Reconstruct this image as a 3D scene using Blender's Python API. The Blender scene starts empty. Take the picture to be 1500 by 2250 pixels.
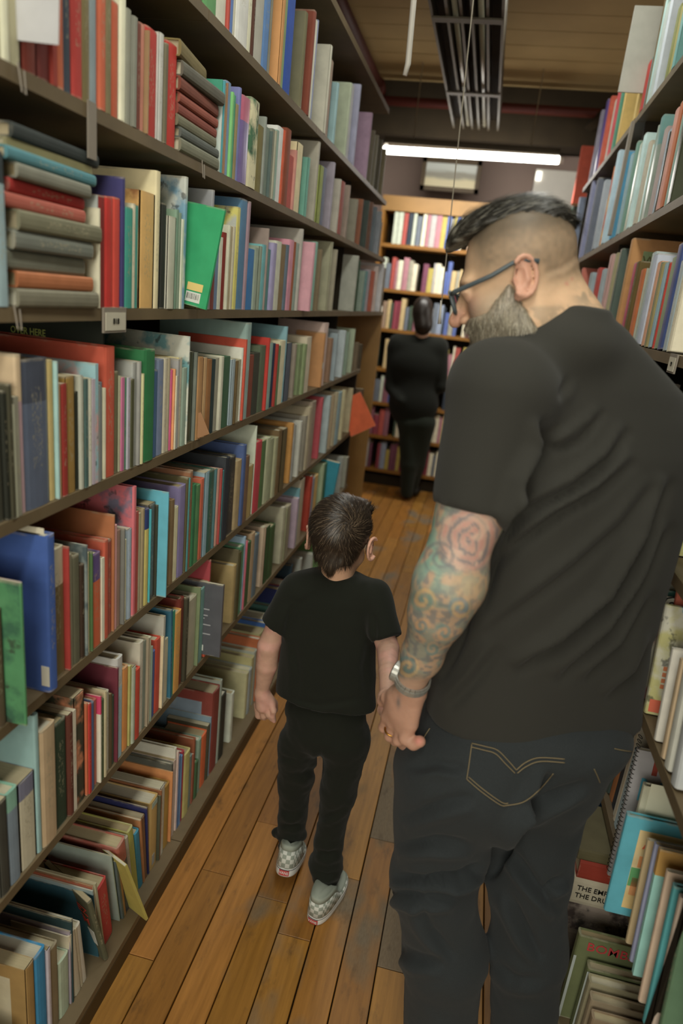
import bpy, bmesh, math, random
import numpy as np
from mathutils import Vector, Matrix, Euler
random.seed(7); np.random.seed(7)
PI = math.pi
# ---------------------------------------------------------------- camera
FPX, CX, CY, CAMH = 1500.0, 750.0, 1125.0, 1.62
VPX, VPY, HS = 1075.0, 688.0, 0.11
_Y = np.array([VPX-CX, -(VPY-CY), -FPX]); AX_Y = _Y/np.linalg.norm(_Y)
_k = FPX*FPX/(-(VPY-CY)+(VPX-CX)*HS)
_v = np.array([-HS*_k, -_k, -FPX]); AX_Z = -_v/np.linalg.norm(_v)
AX_X = np.cross(AX_Y, AX_Z)
R_CAM = np.array([AX_X, AX_Y, AX_Z])            # rows: world axes seen from the camera
CAM = np.array([0, 0, CAMH])
scn = bpy.context.scene
col = scn.collection
cd = bpy.data.cameras.new('camera'); co = bpy.data.objects.new('camera', cd); col.objects.link(co)
M = Matrix([[*R_CAM[i]] for i in range(3)]).to_4x4(); M.translation = Vector(CAM)
co.matrix_world = M
cd.sensor_fit = 'VERTICAL'; cd.sensor_height = 36; cd.sensor_width = 24; cd.lens = 24
cd.clip_start = 0.05; cd.clip_end = 60
cd.dof.use_dof = True; cd.dof.focus_distance = 1.62; cd.dof.aperture_fstop = 2.3
scn.camera = co
# ---------------------------------------------------------------- light
w = bpy.data.worlds.new('world'); scn.world = w; w.use_nodes = True
w.node_tree.nodes['Background'].inputs[0].default_value = (0.95, 1.0, 0.74, 1)
w.node_tree.nodes['Background'].inputs[1].default_value = 0.38
scn.view_settings.view_transform = 'Standard'; scn.view_settings.look = 'None'
scn.view_settings.gamma = 1; scn.view_settings.use_curve_mapping = False
scn.view_settings.exposure = 0.6
def area(name, loc, rot, sx, sy, power, colr):
    l = bpy.data.lights.new(name, 'AREA'); l.shape = 'RECTANGLE'; l.size = sx; l.size_y = sy
    l.energy = power; l.color = colr
    o = bpy.data.objects.new(name, l); o.location = loc; o.rotation_euler = rot; col.objects.link(o); return o
area('rear_fill_light', (-0.1, -2.6, 2.1), (math.radians(82), 0, 0), 2.6, 1.8, 62, (1.0, 0.94, 0.82))  # added soft fill behind the camera
area('ceiling_tube_light', (-0.05, 0.2, 3.05), (0, 0, 0), 0.25, 2.4, 21, (1.0, 1.0, 0.88))
area('ceiling_tube_light', (-0.05, 3.0, 3.05), (0, 0, 0), 0.2, 1.6, 10, (0.98, 1.0, 0.92))
area('far_tube_light', (-0.29, 5.33, 2.55), (0, 0, 0), 1.1, 0.06, 15, (1.0, 0.97, 0.90))
area('far_tube_light', (-0.29, 5.39, 2.60), (math.radians(75), 0, 0), 1.1, 0.05, 6, (1.0, 0.97, 0.90))
area('far_side_light', (2.6, 5.2, 1.9), (0, math.radians(90), 0), 1.4, 1.2, 14, (1.0, 0.93, 0.82))  # unseen area light from the right; no window is modelled there
# ---------------------------------------------------------------- measuring helpers
def _ray(px, py):
    d = np.array([px-CX, -(py-CY), -FPX]); return R_CAM @ d
def PY(px, py, Y): r = _ray(px, py); return CAM + r*(Y/r[1])
def PXs(px, py, X): r = _ray(px, py); return CAM + r*(X/r[0])
def PZ(px, py, z): r = _ray(px, py); return CAM + r*((z-CAMH)/r[2])
def proj(p):
    d = R_CAM.T @ (np.asarray(p, float)-CAM); return CX+FPX*d[0]/(-d[2]), CY-FPX*d[1]/(-d[2])
def proj_many(P):
    d = (P-CAM) @ R_CAM; return CX-FPX*d[:, 0]/d[:, 2], CY+FPX*d[:, 1]/d[:, 2]
def Y_of(px, X, z):     # where image column px meets the line (X, *, z)
    n = R_CAM @ np.array([FPX, 0, px-CX]); return -(n[0]*X + n[2]*(z-CAMH))/n[1]
# ---------------------------------------------------------------- object helpers
def lin(c):
    c = c/255.0; return c/12.92 if c <= .04045 else ((c+.055)/1.055)**2.4
def rgb(h, g=1.0):
    return tuple(min(.92, lin(int(h[i:i+2], 16))*g) for i in (0, 2, 4))
def tag(o, label=None, cat=None, group=None, kind=None):
    if label: o['label'] = label
    if cat: o['category'] = cat
    if group: o['group'] = group
    if kind: o['kind'] = kind
    return o
def empty(name, loc=(0, 0, 0), rz=0):
    o = bpy.data.objects.new(name, None); o.empty_display_size = .05
    o.location = loc; o.rotation_euler = (0, 0, rz); col.objects.link(o); return o
def mesh_obj(name, V, F, mat, parent=None, smooth=False, color=None):
    me = bpy.data.meshes.new(name); me.from_pydata([tuple(map(float, v)) for v in V], [], F if isinstance(F, list) else F.tolist()); me.update()
    if smooth: me.polygons.foreach_set('use_smooth', [True]*len(me.polygons))
    if mat: me.materials.append(mat)
    o = bpy.data.objects.new(name, me); col.objects.link(o)
    if parent is not None: o.parent = parent; o.matrix_parent_inverse = parent_inv(parent)
    if color: o.color = (*color, 1)
    return o
def world_of(p):
    m = Matrix.LocRotScale(p.location, p.rotation_euler, p.scale)
    return m if p.parent is None else world_of(p.parent) @ p.matrix_parent_inverse @ m
def parent_inv(p): return world_of(p).inverted()
class MB:
    def __init__(s): s.V = []; s.F = []
    def add(s, V, F):
        n = len(s.V); s.V += [tuple(v) for v in V]; s.F += [[i+n for i in f] for f in F]; return s
    def box(s, a, b, M=None):
        x0, y0, z0 = a; x1, y1, z1 = b
        V = [(x0,y0,z0),(x1,y0,z0),(x1,y1,z0),(x0,y1,z0),(x0,y0,z1),(x1,y0,z1),(x1,y1,z1),(x0,y1,z1)]
        if M is not None: V = [tuple(M @ Vector(v)) for v in V]
        return s.add(V, [[0,3,2,1],[4,5,6,7],[0,1,5,4],[1,2,6,5],[2,3,7,6],[3,0,4,7]])
    def tube(s, pts, r, n=8, closed=False):
        pts = [Vector(p) for p in pts]; rs = r if isinstance(r, (list, tuple)) else [r]*len(pts); V = []
        up = None
        for i, p in enumerate(pts):
            if closed: t = (pts[(i+1) % len(pts)]-pts[i-1]).normalized()
            else: t = (pts[min(i+1, len(pts)-1)]-pts[max(i-1, 0)]).normalized()
            if up is None: up = Vector((0, 0, 1)) if abs(t.z) < .9 else Vector((1, 0, 0))
            a = t.cross(up).normalized(); b = a.cross(t).normalized(); up = b
            for k in range(n):
                th = 2*PI*k/n; V.append(p + a*math.cos(th)*rs[i] + b*math.sin(th)*rs[i])
        F = []; m = len(pts)
        for i in range(m if closed else m-1):
            j = (i+1) % m
            for k in range(n): F.append([i*n+k, i*n+(k+1) % n, j*n+(k+1) % n, j*n+k])
        if not closed: F += [[k for k in range(n)][::-1], [(m-1)*n+k for k in range(n)]]
        return s.add(V, F)
    def build(s, name, mat, parent=None, smooth=False, color=None): return mesh_obj(name, s.V, s.F, mat, parent, smooth, color)
# ---------------------------------------------------------------- materials
def new_mat(name, rough=.7, spec=.3):
    m = bpy.data.materials.new(name); m.use_nodes = True; nt = m.node_tree; b = nt.nodes['Principled BSDF']
    b.inputs['Roughness'].default_value = rough; b.inputs['Specular IOR Level'].default_value = spec
    return m, nt, b
def N(nt, t, **k):
    n = nt.nodes.new(t)
    for a, v in k.items(): setattr(n, a, v)
    return n
def mixc(nt, fac, a, b, mode='MIX'):
    n = N(nt, 'ShaderNodeMix', data_type='RGBA', blend_type=mode)
    for s, v in ((n.inputs[0], fac), (n.inputs[6], a), (n.inputs[7], b)):
        if hasattr(v, 'links') or isinstance(v, bpy.types.NodeSocket): nt.links.new(v, s)
        elif isinstance(v, (int, float)): s.default_value = v
        else: s.default_value = (*v[:3], 1)
    return n.outputs[2]
def mth(nt, op, a, b=None, c=None, clamp=False):
    n = N(nt, 'ShaderNodeMath', operation=op, use_clamp=clamp)
    for s, v in zip(n.inputs, (a, b, c)):
        if v is None: continue
        if isinstance(v, (int, float)): s.default_value = v
        else: nt.links.new(v, s)
    return n.outputs[0]
def noise(nt, vec, scale, detail=3, stretch=None, rough=.55):
    if stretch:
        mp = N(nt, 'ShaderNodeMapping'); mp.inputs['Scale'].default_value = stretch
        nt.links.new(vec, mp.inputs['Vector']); vec = mp.outputs[0]
    n = N(nt, 'ShaderNodeTexNoise'); n.inputs['Scale'].default_value = scale; n.inputs['Detail'].default_value = detail
    n.inputs['Roughness'].default_value = rough
    nt.links.new(vec, n.inputs['Vector']); return n.outputs['Fac']
def bump(nt, b, h, strength=.3, dist=.002):
    n = N(nt, 'ShaderNodeBump'); n.inputs['Strength'].default_value = strength; n.inputs['Distance'].default_value = dist
    nt.links.new(h, n.inputs['Height']); nt.links.new(n.outputs[0], b.inputs['Normal'])
def ramp(nt, f, lo, hi):
    n = N(nt, 'ShaderNodeMapRange'); nt.links.new(f, n.inputs[0]); n.inputs[1].default_value = lo; n.inputs[2].default_value = hi
    n.inputs[3].default_value = 0; n.inputs[4].default_value = 1; n.clamp = True; return n.outputs[0]
def simple(name, hexc, rough=.7, spec=.3, metal=0, var=.15, scale=20, g=1.0, bmp=0):
    m, nt, b = new_mat(name, rough, spec); b.inputs['Metallic'].default_value = metal
    tc = N(nt, 'ShaderNodeTexCoord').outputs['Object']; f = noise(nt, tc, scale)
    c = rgb(hexc, g); dk = tuple(x*(1-var) for x in c); lt = tuple(min(1, x*(1+var)) for x in c)
    nt.links.new(mixc(nt, f, dk, lt), b.inputs['Base Color'])
    if bmp: bump(nt, b, f, bmp)
    return m
def objcolor(name, rough=.6, spec=.35, var=.2, scale=30, stretch=None, bmp=.15):
    m, nt, b = new_mat(name, rough, spec)
    oi = N(nt, 'ShaderNodeObjectInfo'); tc = N(nt, 'ShaderNodeTexCoord').outputs['Object']
    f = noise(nt, tc, scale, 4, stretch)
    nt.links.new(mixc(nt, 1.0, oi.outputs['Color'], mixc(nt, f, (1-var,)*3, (1+var*.6,)*3), 'MULTIPLY'), b.inputs['Base Color'])
    if bmp: bump(nt, b, f, bmp)
    return m
def book_mat(name, style, rough):
    # style 0 plain cloth or paper, 1 banded spine in a second colour, 2 printed cover, 3 bordered cover
    m, nt, b = new_mat(name, rough, .35)
    oi = N(nt, 'ShaderNodeObjectInfo'); t = N(nt, 'ShaderNodeTexCoord')
    c1 = oi.outputs['Color']
    a2 = N(nt, 'ShaderNodeAttribute', attribute_type='OBJECT', attribute_name='second'); c2 = a2.outputs['Color']
    g = N(nt, 'ShaderNodeSeparateXYZ'); nt.links.new(t.outputs['Generated'], g.inputs[0]); gx, gy, gz = g.outputs
    add = N(nt, 'ShaderNodeVectorMath', operation='ADD'); nt.links.new(t.outputs['Object'], add.inputs[0])
    cmb = N(nt, 'ShaderNodeCombineXYZ'); rnd = mth(nt, 'MULTIPLY', oi.outputs['Random'], 50.0)
    nt.links.new(rnd, cmb.inputs[0]); nt.links.new(rnd, cmb.inputs[2]); nt.links.new(cmb.outputs[0], add.inputs[1]); ov = add.outputs[0]
    spine = mth(nt, 'GREATER_THAN', gx, .985)
    base = c1
    if style == 1:
        band = mth(nt, 'GREATER_THAN', gz, .80 if rough > .5 else .72)
        base = mixc(nt, band, c1, c2)
    if style == 2:
        f1 = ramp(nt, noise(nt, ov, 14, 4), .47, .58); base = mixc(nt, f1, c1, c2)
        f2 = ramp(nt, noise(nt, ov, 30, 3), .60, .66); base = mixc(nt, mth(nt, 'MULTIPLY', f2, .7), base, (.05, .05, .045))
        if rough < .5: base = mixc(nt, spine, base, c1)
    if style == 3:
        ex = mth(nt, 'MULTIPLY', mth(nt, 'LESS_THAN', gx, .86), mth(nt, 'GREATER_THAN', gx, .12))
        ez = mth(nt, 'MULTIPLY', mth(nt, 'LESS_THAN', gz, .88), mth(nt, 'GREATER_THAN', gz, .08))
        inn = mth(nt, 'MULTIPLY', ex, ez)
        pic = mixc(nt, ramp(nt, noise(nt, ov, 9, 3), .45, .62), c2, mixc(nt, .5, c2, (.8, .75, .6)))
        base = mixc(nt, inn, c1, pic)
    # title marks on the spine
    tz = mth(nt, 'MULTIPLY', mth(nt, 'GREATER_THAN', gz, .28), mth(nt, 'LESS_THAN', gz, .82))
    ty = mth(nt, 'MULTIPLY', mth(nt, 'GREATER_THAN', gy, .3), mth(nt, 'LESS_THAN', gy, .7))
    mk = mth(nt, 'GREATER_THAN', noise(nt, ov, 260, 2, (1, 1, .55)), .56)
    on = mth(nt, 'GREATER_THAN', mth(nt, 'FRACT', mth(nt, 'MULTIPLY', oi.outputs['Random'], 7.31)), .42)
    tm = mth(nt, 'MULTIPLY', mth(nt, 'MULTIPLY', mth(nt, 'MULTIPLY', tz, ty), mth(nt, 'MULTIPLY', mk, spine)), mth(nt, 'MULTIPLY', on, .55))
    base = mixc(nt, tm, base, mixc(nt, .8, c1, (.42, .38, .26)))
    # wear and dirt
    wn = noise(nt, ov, 22, 5); base = mixc(nt, 1.0, base, mixc(nt, wn, (.74, .73, .70), (1.18, 1.17, 1.12)), 'MULTIPLY')
    edge = mth(nt, 'ADD', mth(nt, 'GREATER_THAN', gz, .985), mth(nt, 'LESS_THAN', gz, .012))
    ew = mth(nt, 'MULTIPLY', mth(nt, 'MULTIPLY', edge, ramp(nt, wn, .45, .6)), .5)
    base = mixc(nt, ew, base, (.45, .40, .30))
    nt.links.new(base, b.inputs['Base Color'])
    bump(nt, b, noise(nt, ov, 300 if rough > .5 else 60, 2), .12, .0008)
    return m
BM = {(s, r): book_mat('book_cover_%d%s' % (s, 'g' if r < .5 else ''), s, r) for s in range(4) for r in (.72, .34)}
def pages_mat():
    m, nt, b = new_mat('book_pages', .85, .1)
    oi = N(nt, 'ShaderNodeObjectInfo'); tc = N(nt, 'ShaderNodeTexCoord').outputs['Object']
    f = noise(nt, tc, 40, 3, (.3, 60, .3))
    nt.links.new(mixc(nt, 1.0, oi.outputs['Color'], mixc(nt, f, (.62, .6, .55), (1.15, 1.15, 1.12)), 'MULTIPLY'), b.inputs['Base Color'])
    return m
M_PAGES = pages_mat()
def stuff_mat():
    m, nt, b = new_mat('far_book_covers', .65, .3)
    a = N(nt, 'ShaderNodeAttribute', attribute_type='GEOMETRY', attribute_name='Col')
    tc = N(nt, 'ShaderNodeTexCoord').outputs['Object']
    nt.links.new(mixc(nt, 1.0, a.outputs['Color'], mixc(nt, noise(nt, tc, 25, 4), (.7, .7, .68), (1.2, 1.2, 1.15)), 'MULTIPLY'), b.inputs['Base Color'])
    return m
M_STUFF = stuff_mat()
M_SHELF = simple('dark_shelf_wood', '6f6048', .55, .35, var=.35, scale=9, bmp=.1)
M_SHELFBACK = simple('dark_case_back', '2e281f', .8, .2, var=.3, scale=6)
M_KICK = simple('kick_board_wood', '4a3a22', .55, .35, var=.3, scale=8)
M_PINE = simple('pine_board', '9a7440', .5, .4, var=.28, scale=7)
M_PINE2 = simple('amber_pine_shelf', '8f6228', .5, .4, var=.3, scale=9)
M_TAPE = simple('grey_tape', '8d8478', .6, .3, var=.12)
M_LABEL = simple('paper_label', 'c9c3b0', .8, .2, var=.08)
M_INK = simple('black_ink', '1c1c18', .8, .1, var=.05)
M_BEAM = simple('dark_beam_wood', '2b2317', .85, .2, var=.4, scale=5)
M_REDPIPE = simple('dull_red_paint', '4a1c14', .6, .3, var=.25)
M_WALL = simple('mauve_plaster', 'a08c82', .9, .1, var=.08, scale=3)
M_STEEL = simple('steel', 'a8a8a0', .3, .5, metal=1, var=.12)
M_GOLD = simple('gold', 'b88a40', .3, .5, metal=1, var=.1)
M_FIX = simple('fixture_metal', '50483a', .5, .4, metal=.3, var=.3, scale=4)
M_WHITEP = simple('white_plastic', 'cfcac0', .4, .4, var=.06)
M_OBJ = objcolor('painted_print', .7, .3, .08)
def emit(name, c, s):
    m = bpy.data.materials.new(name); m.use_nodes = True; nt = m.node_tree; nt.nodes.clear()
    e = N(nt, 'ShaderNodeEmission'); e.inputs[0].default_value = (*c, 1); e.inputs[1].default_value = s
    o = N(nt, 'ShaderNodeOutputMaterial'); nt.links.new(e.outputs[0], o.inputs[0]); return m
M_TUBE = emit('lit_tube', (1, .97, .88), 8.0)
def text_obj(name, body, size, mat, M, parent=None, font_bold=False, extr=.0004, sx=1.0):
    cu = bpy.data.curves.new(name, 'FONT'); cu.body = body; cu.size = size; cu.extrude = extr
    cu.align_x = 'CENTER'; cu.align_y = 'CENTER'; cu.resolution_u = 2; cu.offset = size*.008 if font_bold else 0
    t = bpy.data.objects.new(name, cu); col.objects.link(t)
    dg = bpy.context.evaluated_depsgraph_get(); me = bpy.data.meshes.new_from_object(t.evaluated_get(dg))
    bpy.data.objects.remove(t); me.transform(Matrix.Diagonal((sx, 1, 1, 1)))
    me.transform(M); me.materials.clear(); me.materials.append(mat)
    o = bpy.data.objects.new(name, me); col.objects.link(o)
    if parent is not None: o.parent = parent; o.matrix_parent_inverse = parent_inv(parent)
    return o
# ================================================================ ROOM
def floor_mat():
    m, nt, b = new_mat('worn_floor_plank', .5, .4)
    g = N(nt, 'ShaderNodeNewGeometry').outputs['Position']; oi = N(nt, 'ShaderNodeObjectInfo')
    tc = N(nt, 'ShaderNodeTexCoord').outputs['Object']
    gr = noise(nt, g, 9, 5, (9, .6, 1)); big = noise(nt, g, 3.2, 3, (1.4, .8, 1)); fine = noise(nt, g, 60, 4, (6, 1, 1))
    c = mixc(nt, gr, (.17, .075, .012), (.47, .225, .045))
    c = mixc(nt, 1.0, c, oi.outputs['Color'], 'MULTIPLY')
    # bare, grey worn timber
    a = N(nt, 'ShaderNodeAttribute', attribute_type='OBJECT', attribute_name='worn')
    wm = mth(nt, 'MULTIPLY', ramp(nt, mth(nt, 'ADD', big, mth(nt, 'MULTIPLY', a.outputs['Fac'], .35)), .60, .72), .85)
    c = mixc(nt, wm, c, mixc(nt, fine, (.09, .075, .05), (.24, .20, .14)))
    dk = ramp(nt, noise(nt, g, 11, 6, (2, .7, 1), .65), .56, .74)
    c = mixc(nt, mth(nt, 'MULTIPLY', dk, .6), c, (.03, .02, .01))
    nt.links.new(c, b.inputs['Base Color'])
    nt.links.new(mth(nt, 'ADD', mth(nt, 'MULTIPLY', wm, .25), .5), b.inputs['Roughness'])
    bump(nt, b, fine, .25, .001); return m
M_FLOOR = floor_mat()
fl = MB().box((-2.6, -3.2, -.06), (3.0, 7.0, -.021)).build('floor', simple('subfloor_dark', '1c150c', .9, .1)); tag(fl, kind='structure')
PW = .0905
JO = {0: [1.50], 1: [1.731], 2: [1.46, .55], 3: [1.365], 4: [1.60, .62], 5: [1.776], 6: [1.348, 2.02], 7: [1.05, 1.9], -1: [1.2]}
WORN = {3: .25, 4: .15, 5: .9, 6: 1.0, 7: .9}
rr = random.Random(3)
def plank(x0, y0, y1, worn):
    z = -rr.uniform(0, .0012); dx = rr.uniform(-.0004, .0004)
    b = .0012
    V = []
    for (xa, xb, zz) in ((x0+.0017, x0+PW-.0017, -.021), (x0+.0017, x0+PW-.0017, z-b), (x0+.0017+b, x0+PW-.0017-b, z)):
        e = 0 if zz < z else b
        V += [(xa+dx, y0+.001+e, zz), (xb+dx, y0+.001+e, zz), (xb+dx, y1-.001-e, zz), (xa+dx, y1-.001-e, zz)]
    F = [[0,3,2,1],[8,9,10,11]]
    for a in (0, 4): F += [[a+i, a+(i+1) % 4, a+4+(i+1) % 4, a+4+i] for i in range(4)]
    v = rr.uniform(.72, 1.22)
    o = mesh_obj('plank', V, F, M_FLOOR, fl, color=(v, v*rr.uniform(.9, 1.02), v*rr.uniform(.8, 1.05)))
    o['worn'] = worn
for c in range(-13, 27):
    x0 = -.558 + c*PW
    near = -.66 < x0+PW/2 < .50
    y = -.9 if near else 3.3
    cuts = sorted([q for q in JO.get(c, []) if q > y+.1])
    if not near: cuts = []
    while (cuts[-1] if cuts else y) < 6.7:
        last = cuts[-1] if cuts else y
        cuts.append(min(6.9, last + rr.uniform(.8, 1.9)))
        if 6.9-cuts[-1] < .4: cuts[-1] = 6.9
    for q in cuts:
        wn = WORN.get(c, 0) if (q > 1.36 and y < 2.6) else (.0 if y < 3 else .15)
        if c == 5 and q < 1.9: wn = .35
        if c == 4 and q <= 1.61: wn = .38
        plank(x0, y, q, wn); y = q
# walls and ceiling
wb = MB().box((-2.6, 6.9, 0), (3.0, 7.0, 3.3)).build('wall_back', M_WALL); tag(wb, kind='structure')
wl = MB().box((-2.7, -3.2, 0), (-2.6, 7.0, 3.3)).build('wall_left', M_WALL); tag(wl, kind='structure')
wr = MB().box((3.0, -3.2, 0), (3.1, 7.0, 3.3)).build('wall_right', M_WALL); tag(wr, kind='structure')
cl = MB().box((-2.6, -3.2, 3.24), (3.0, 7.0, 3.3)).build('ceiling', M_BEAM); tag(cl, kind='structure')
M_CEIL = simple('brown_ceiling_board', 'a38c62', .8, .2, var=.22, scale=3)
y = 1.6
while y < 6.9:
    MB().box((-2.58, y+.004, 3.205), (2.98, y+.236, 3.239)).build('ceiling_board', M_CEIL, cl); y += .24
bm_ = MB().box((-2.6, 5.78, 2.84), (3.0, 6.02, 3.2)).build('trim_1', M_BEAM); tag(bm_, kind='structure')
b2 = MB().box((-2.6, 6.6, 3.0), (3.0, 6.9, 3.2)).build('trim_2', M_BEAM); tag(b2, kind='structure')
pp = MB().tube([(-2.6, 5.60, 3.02), (3.0, 5.60, 3.02)], .032, 10).build('sprinkler_pipe', M_REDPIPE, smooth=True)
tag(pp, 'dull red pipe running across under the dark ceiling beam', 'pipe')
pq = MB().tube([(-1.02, 3.0, 3.1), (-1.04, 5.56, 3.1)], .035, 10)
pq.tube([(-1.04, 5.50, 3.1), (-1.04, 5.60, 3.07)], .05, 10)
tag(pq.build('pipe', M_REDPIPE, smooth=True), 'dark brown pipe running lengthwise below the ceiling above the left shelves', 'pipe')
tag(MB().box((-.03, -.9, -.03), (.03, .9, .03), Matrix.Translation((.45, 6.0, 2.98)) @ Euler((0, math.radians(25), math.radians(10))).to_matrix().to_4x4()).build('ceiling_brace', M_BEAM),
    'thin brown brace slanting below the ceiling near the right shelves', 'brace')
# unlit hanging fixture
fx = empty('ceiling_fixture', (-.28, 4.2, 2.8)); tag(fx, 'unlit fluorescent fixture of long parallel metal strips hanging over the aisle', 'light fixture')
MB().box((-.445, 2.9, 2.865), (-.135, 5.3, 2.885)).build('housing', M_BEAM, fx)
for i, x in enumerate((-.44, -.375, -.315, -.27, -.205, -.142)):
    MB().box((x-.006, 2.9, 2.80), (x+.006, 5.3, 2.865)).build('reflector_strip', M_FIX, fx)
for x in (-.345, -.235):
    MB().tube([(x, 2.95, 2.825), (x, 5.27, 2.825)], .013, 10).build('tube', simple('unlit_tube', '8b8572', .3, .5), fx, True)
for yy in (3.4, 4.45):
    MB().box((-.44, yy, 2.793), (-.14, yy+.05, 2.80)).build('bracket', M_FIX, fx)
for yy in (3.2, 5.0):
    MB().tube([(-.29, yy, 2.885), (-.29, yy, 3.205)], .006, 6).build('hanger_rod', M_STEEL, fx)
# lit tube lamp at the back
lp = empty('fluorescent_lamp', (-.29, 5.35, 2.6)); tag(lp, 'lit white fluorescent tube hanging level before the back wall', 'lamp')
a0 = PY(843, 329, 5.35); a1 = PY(1227, 352, 5.35)
MB().tube([tuple(a0), tuple(a1)], .026, 16).build('tube', M_TUBE, lp, True)
MB().tube([(a0[0]-.03, a0[1], a0[2]), (a0[0]+.005, a0[1], a0[2])], .022, 12).build('end_cap', M_WHITEP, lp, True)
MB().tube([(a1[0]-.005, a1[1], a1[2]), (a1[0]+.03, a1[1], a1[2])], .022, 12).build('end_cap', M_WHITEP, lp, True)
MB().box((a0[0], 5.34, a0[2]+.045), (a1[0], 5.40, a0[2]+.085)).build('batten', M_BEAM, lp)
MB().box((a0[0], 5.36, a0[2]+.02), (a0[0]+.02, 5.38, a0[2]+.05)).build('holder', M_WHITEP, lp)
MB().box((a1[0]-.02, 5.36, a0[2]+.02), (a1[0], 5.38, a0[2]+.05)).build('holder', M_WHITEP, lp)
for x in (a0[0]+.2, a1[0]-.2): MB().tube([(x, 5.37, a0[2]+.08), (x, 5.37, 3.205)], .004, 6).build('hanger_rod', M_STEEL, lp)
# pull cords
c0 = PY(1052, -120, 2.6); c1 = PY(965, 712, 2.6)
pc = MB().tube([tuple(c0*(1-t)+c1*t) for t in np.linspace(0, 1, 12)], .0022, 6).build('pull_cord', simple('cord', '9c9484', .7), smooth=True)
pc.location = (0, 0, 0); tag(pc, 'long thin pull cord hanging in mid aisle', 'cord')
h0 = PY(969, 660, 2.6)
MB().tube([tuple(h0), tuple(h0*.3+c1*.7), tuple(c1)], [.003, .005, .007], 8).build('cord_weight', M_WHITEP, pc, True)
cz = MB().tube([tuple(c0), (c0[0], c0[1], 3.205)], .0022, 6).build('cord_top', simple('cord2', '9c9484', .7), pc, True)
r0 = PY(912, -40, 2.4); r1 = PY(896, 140, 2.4); r2 = PY(889, 166, 2.4)
rod = MB().tube([(r0[0], r0[1], 3.205), tuple(r0), tuple(r1), tuple(r2)], [.009, .009, .009, .007], 10).build('hanging_rod', M_WHITEP, smooth=True)
tag(rod, 'white hanging rod with a bent lower tip near the ceiling', 'rod')
# picture on the back wall
fr = empty('framed_picture', (-.55, 6.45, 2.5)); tag(fr, 'framed pale landscape picture above the far pine bookcase', 'picture')
A = PY(930, 352, 6.45); Bq = PY(1048, 436, 6.45)
x0, x1, z1, z0 = A[0], Bq[0], A[2]+.02, Bq[2]+.03
MB().box((x0, 6.44, z0), (x1, 6.46, z1)).build('backing', M_KICK, fr)
for a, b in (((x0, 6.42, z0), (x0+.035, 6.45, z1)), ((x1-.035, 6.42, z0), (x1, 6.45, z1)), ((x0, 6.42, z0), (x1, 6.45, z0+.035)), ((x0, 6.42, z1-.035), (x1, 6.45, z1))):
    MB().box(a, b).build('frame', M_KICK, fr)
def pic_mat():
    m, nt, b = new_mat('pale_landscape', .6, .3); t = N(nt, 'ShaderNodeTexCoord'); g = N(nt, 'ShaderNodeSeparateXYZ'); nt.links.new(t.outputs['Generated'], g.inputs[0])
    n = noise(nt, t.outputs['Object'], 6, 4, (1, 1, 4)); band = ramp(nt, mth(nt, 'ADD', g.outputs[2], mth(nt, 'MULTIPLY', n, .3)), .45, .6)
    band2 = ramp(nt, mth(nt, 'ADD', g.outputs[2], mth(nt, 'MULTIPLY', n, .3)), .75, .9)
    c = mixc(nt, band, (.62, .55, .36), (.28, .27, .22)); c = mixc(nt, band2, c, (.5, .52, .48)); nt.links.new(c, b.inputs['Base Color']); return m
MB().box((x0+.03, 6.43, z0+.03), (x1-.03, 6.436, z1-.03)).build('print', pic_mat(), fr)
vb = empty('wall_unit', (.1, 6.7, 2.4)); tag(vb, 'pale grey wall heater box high on the back wall', 'heater')
A = PY(1178, 372, 6.6); Bq = PY(1222, 425, 6.6)
MB().box((A[0], 6.58, Bq[2]-.25), (Bq[0]+.2, 6.9, A[2])).build('casing', M_WHITEP, vb)
MB().box((A[0]+.005, 6.565, A[2]-.09), (A[0]+.05, 6.58, A[2]-.02)).build('glowing_lamp', emit('small_glow', (1, .95, .8), 1.6), vb)

# ================================================================ SHELVING
LX, RX = -.64, .42
LZ = {'L1': 2.136, 'L2': 1.857, 'L3': 1.559, 'L4': 1.255, 'L5': .923, 'L6': .597, 'L7': .077}
LTOP = {'L1': 2.52, 'L2': 2.112, 'L3': 1.833, 'L4': 1.532, 'L5': 1.231, 'L6': .899, 'L7': .573}
BAYS = [-.3, .6, 1.5, 2.4, 3.3, 3.76]
lc = empty('bookcase', (-.8, 1.5, 0)); tag(lc, 'long dark bookcase along the left of the aisle', 'bookcase')
for k, z in LZ.items():
    fx_ = LX if k != 'L7' else -.6245
    bays = list(BAYS)
    if k in ('L1', 'L2', 'L3'): bays[-1] = {'L1': 4.0, 'L2': 4.2, 'L3': 4.38}[k]
    for a, b in zip(bays[:-1], bays[1:]):
        MB().box((-.98, a+.0015, z-.020), (fx_, b-.0015, z)).build('shelf_board', M_SHELF, lc)
for a, b in zip(BAYS[:-1], BAYS[1:]):
    MB().box((-.98, a+.0015, 2.50), (LX, b-.0015, 2.524)).build('shelf_board', M_SHELF, lc)
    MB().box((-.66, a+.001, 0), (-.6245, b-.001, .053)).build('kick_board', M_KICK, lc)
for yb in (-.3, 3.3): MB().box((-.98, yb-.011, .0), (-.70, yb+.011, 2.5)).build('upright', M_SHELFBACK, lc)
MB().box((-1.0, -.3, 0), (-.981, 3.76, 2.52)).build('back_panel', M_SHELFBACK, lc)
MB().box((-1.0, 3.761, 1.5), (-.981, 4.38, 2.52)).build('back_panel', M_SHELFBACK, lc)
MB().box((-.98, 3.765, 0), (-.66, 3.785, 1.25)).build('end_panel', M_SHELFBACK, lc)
ep = MB().box((-1.3, 4.39, 0), (-.648, 4.415, 1.56)).build('end_panel', M_PINE, None); ep.name = 'pine_panel'
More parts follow.
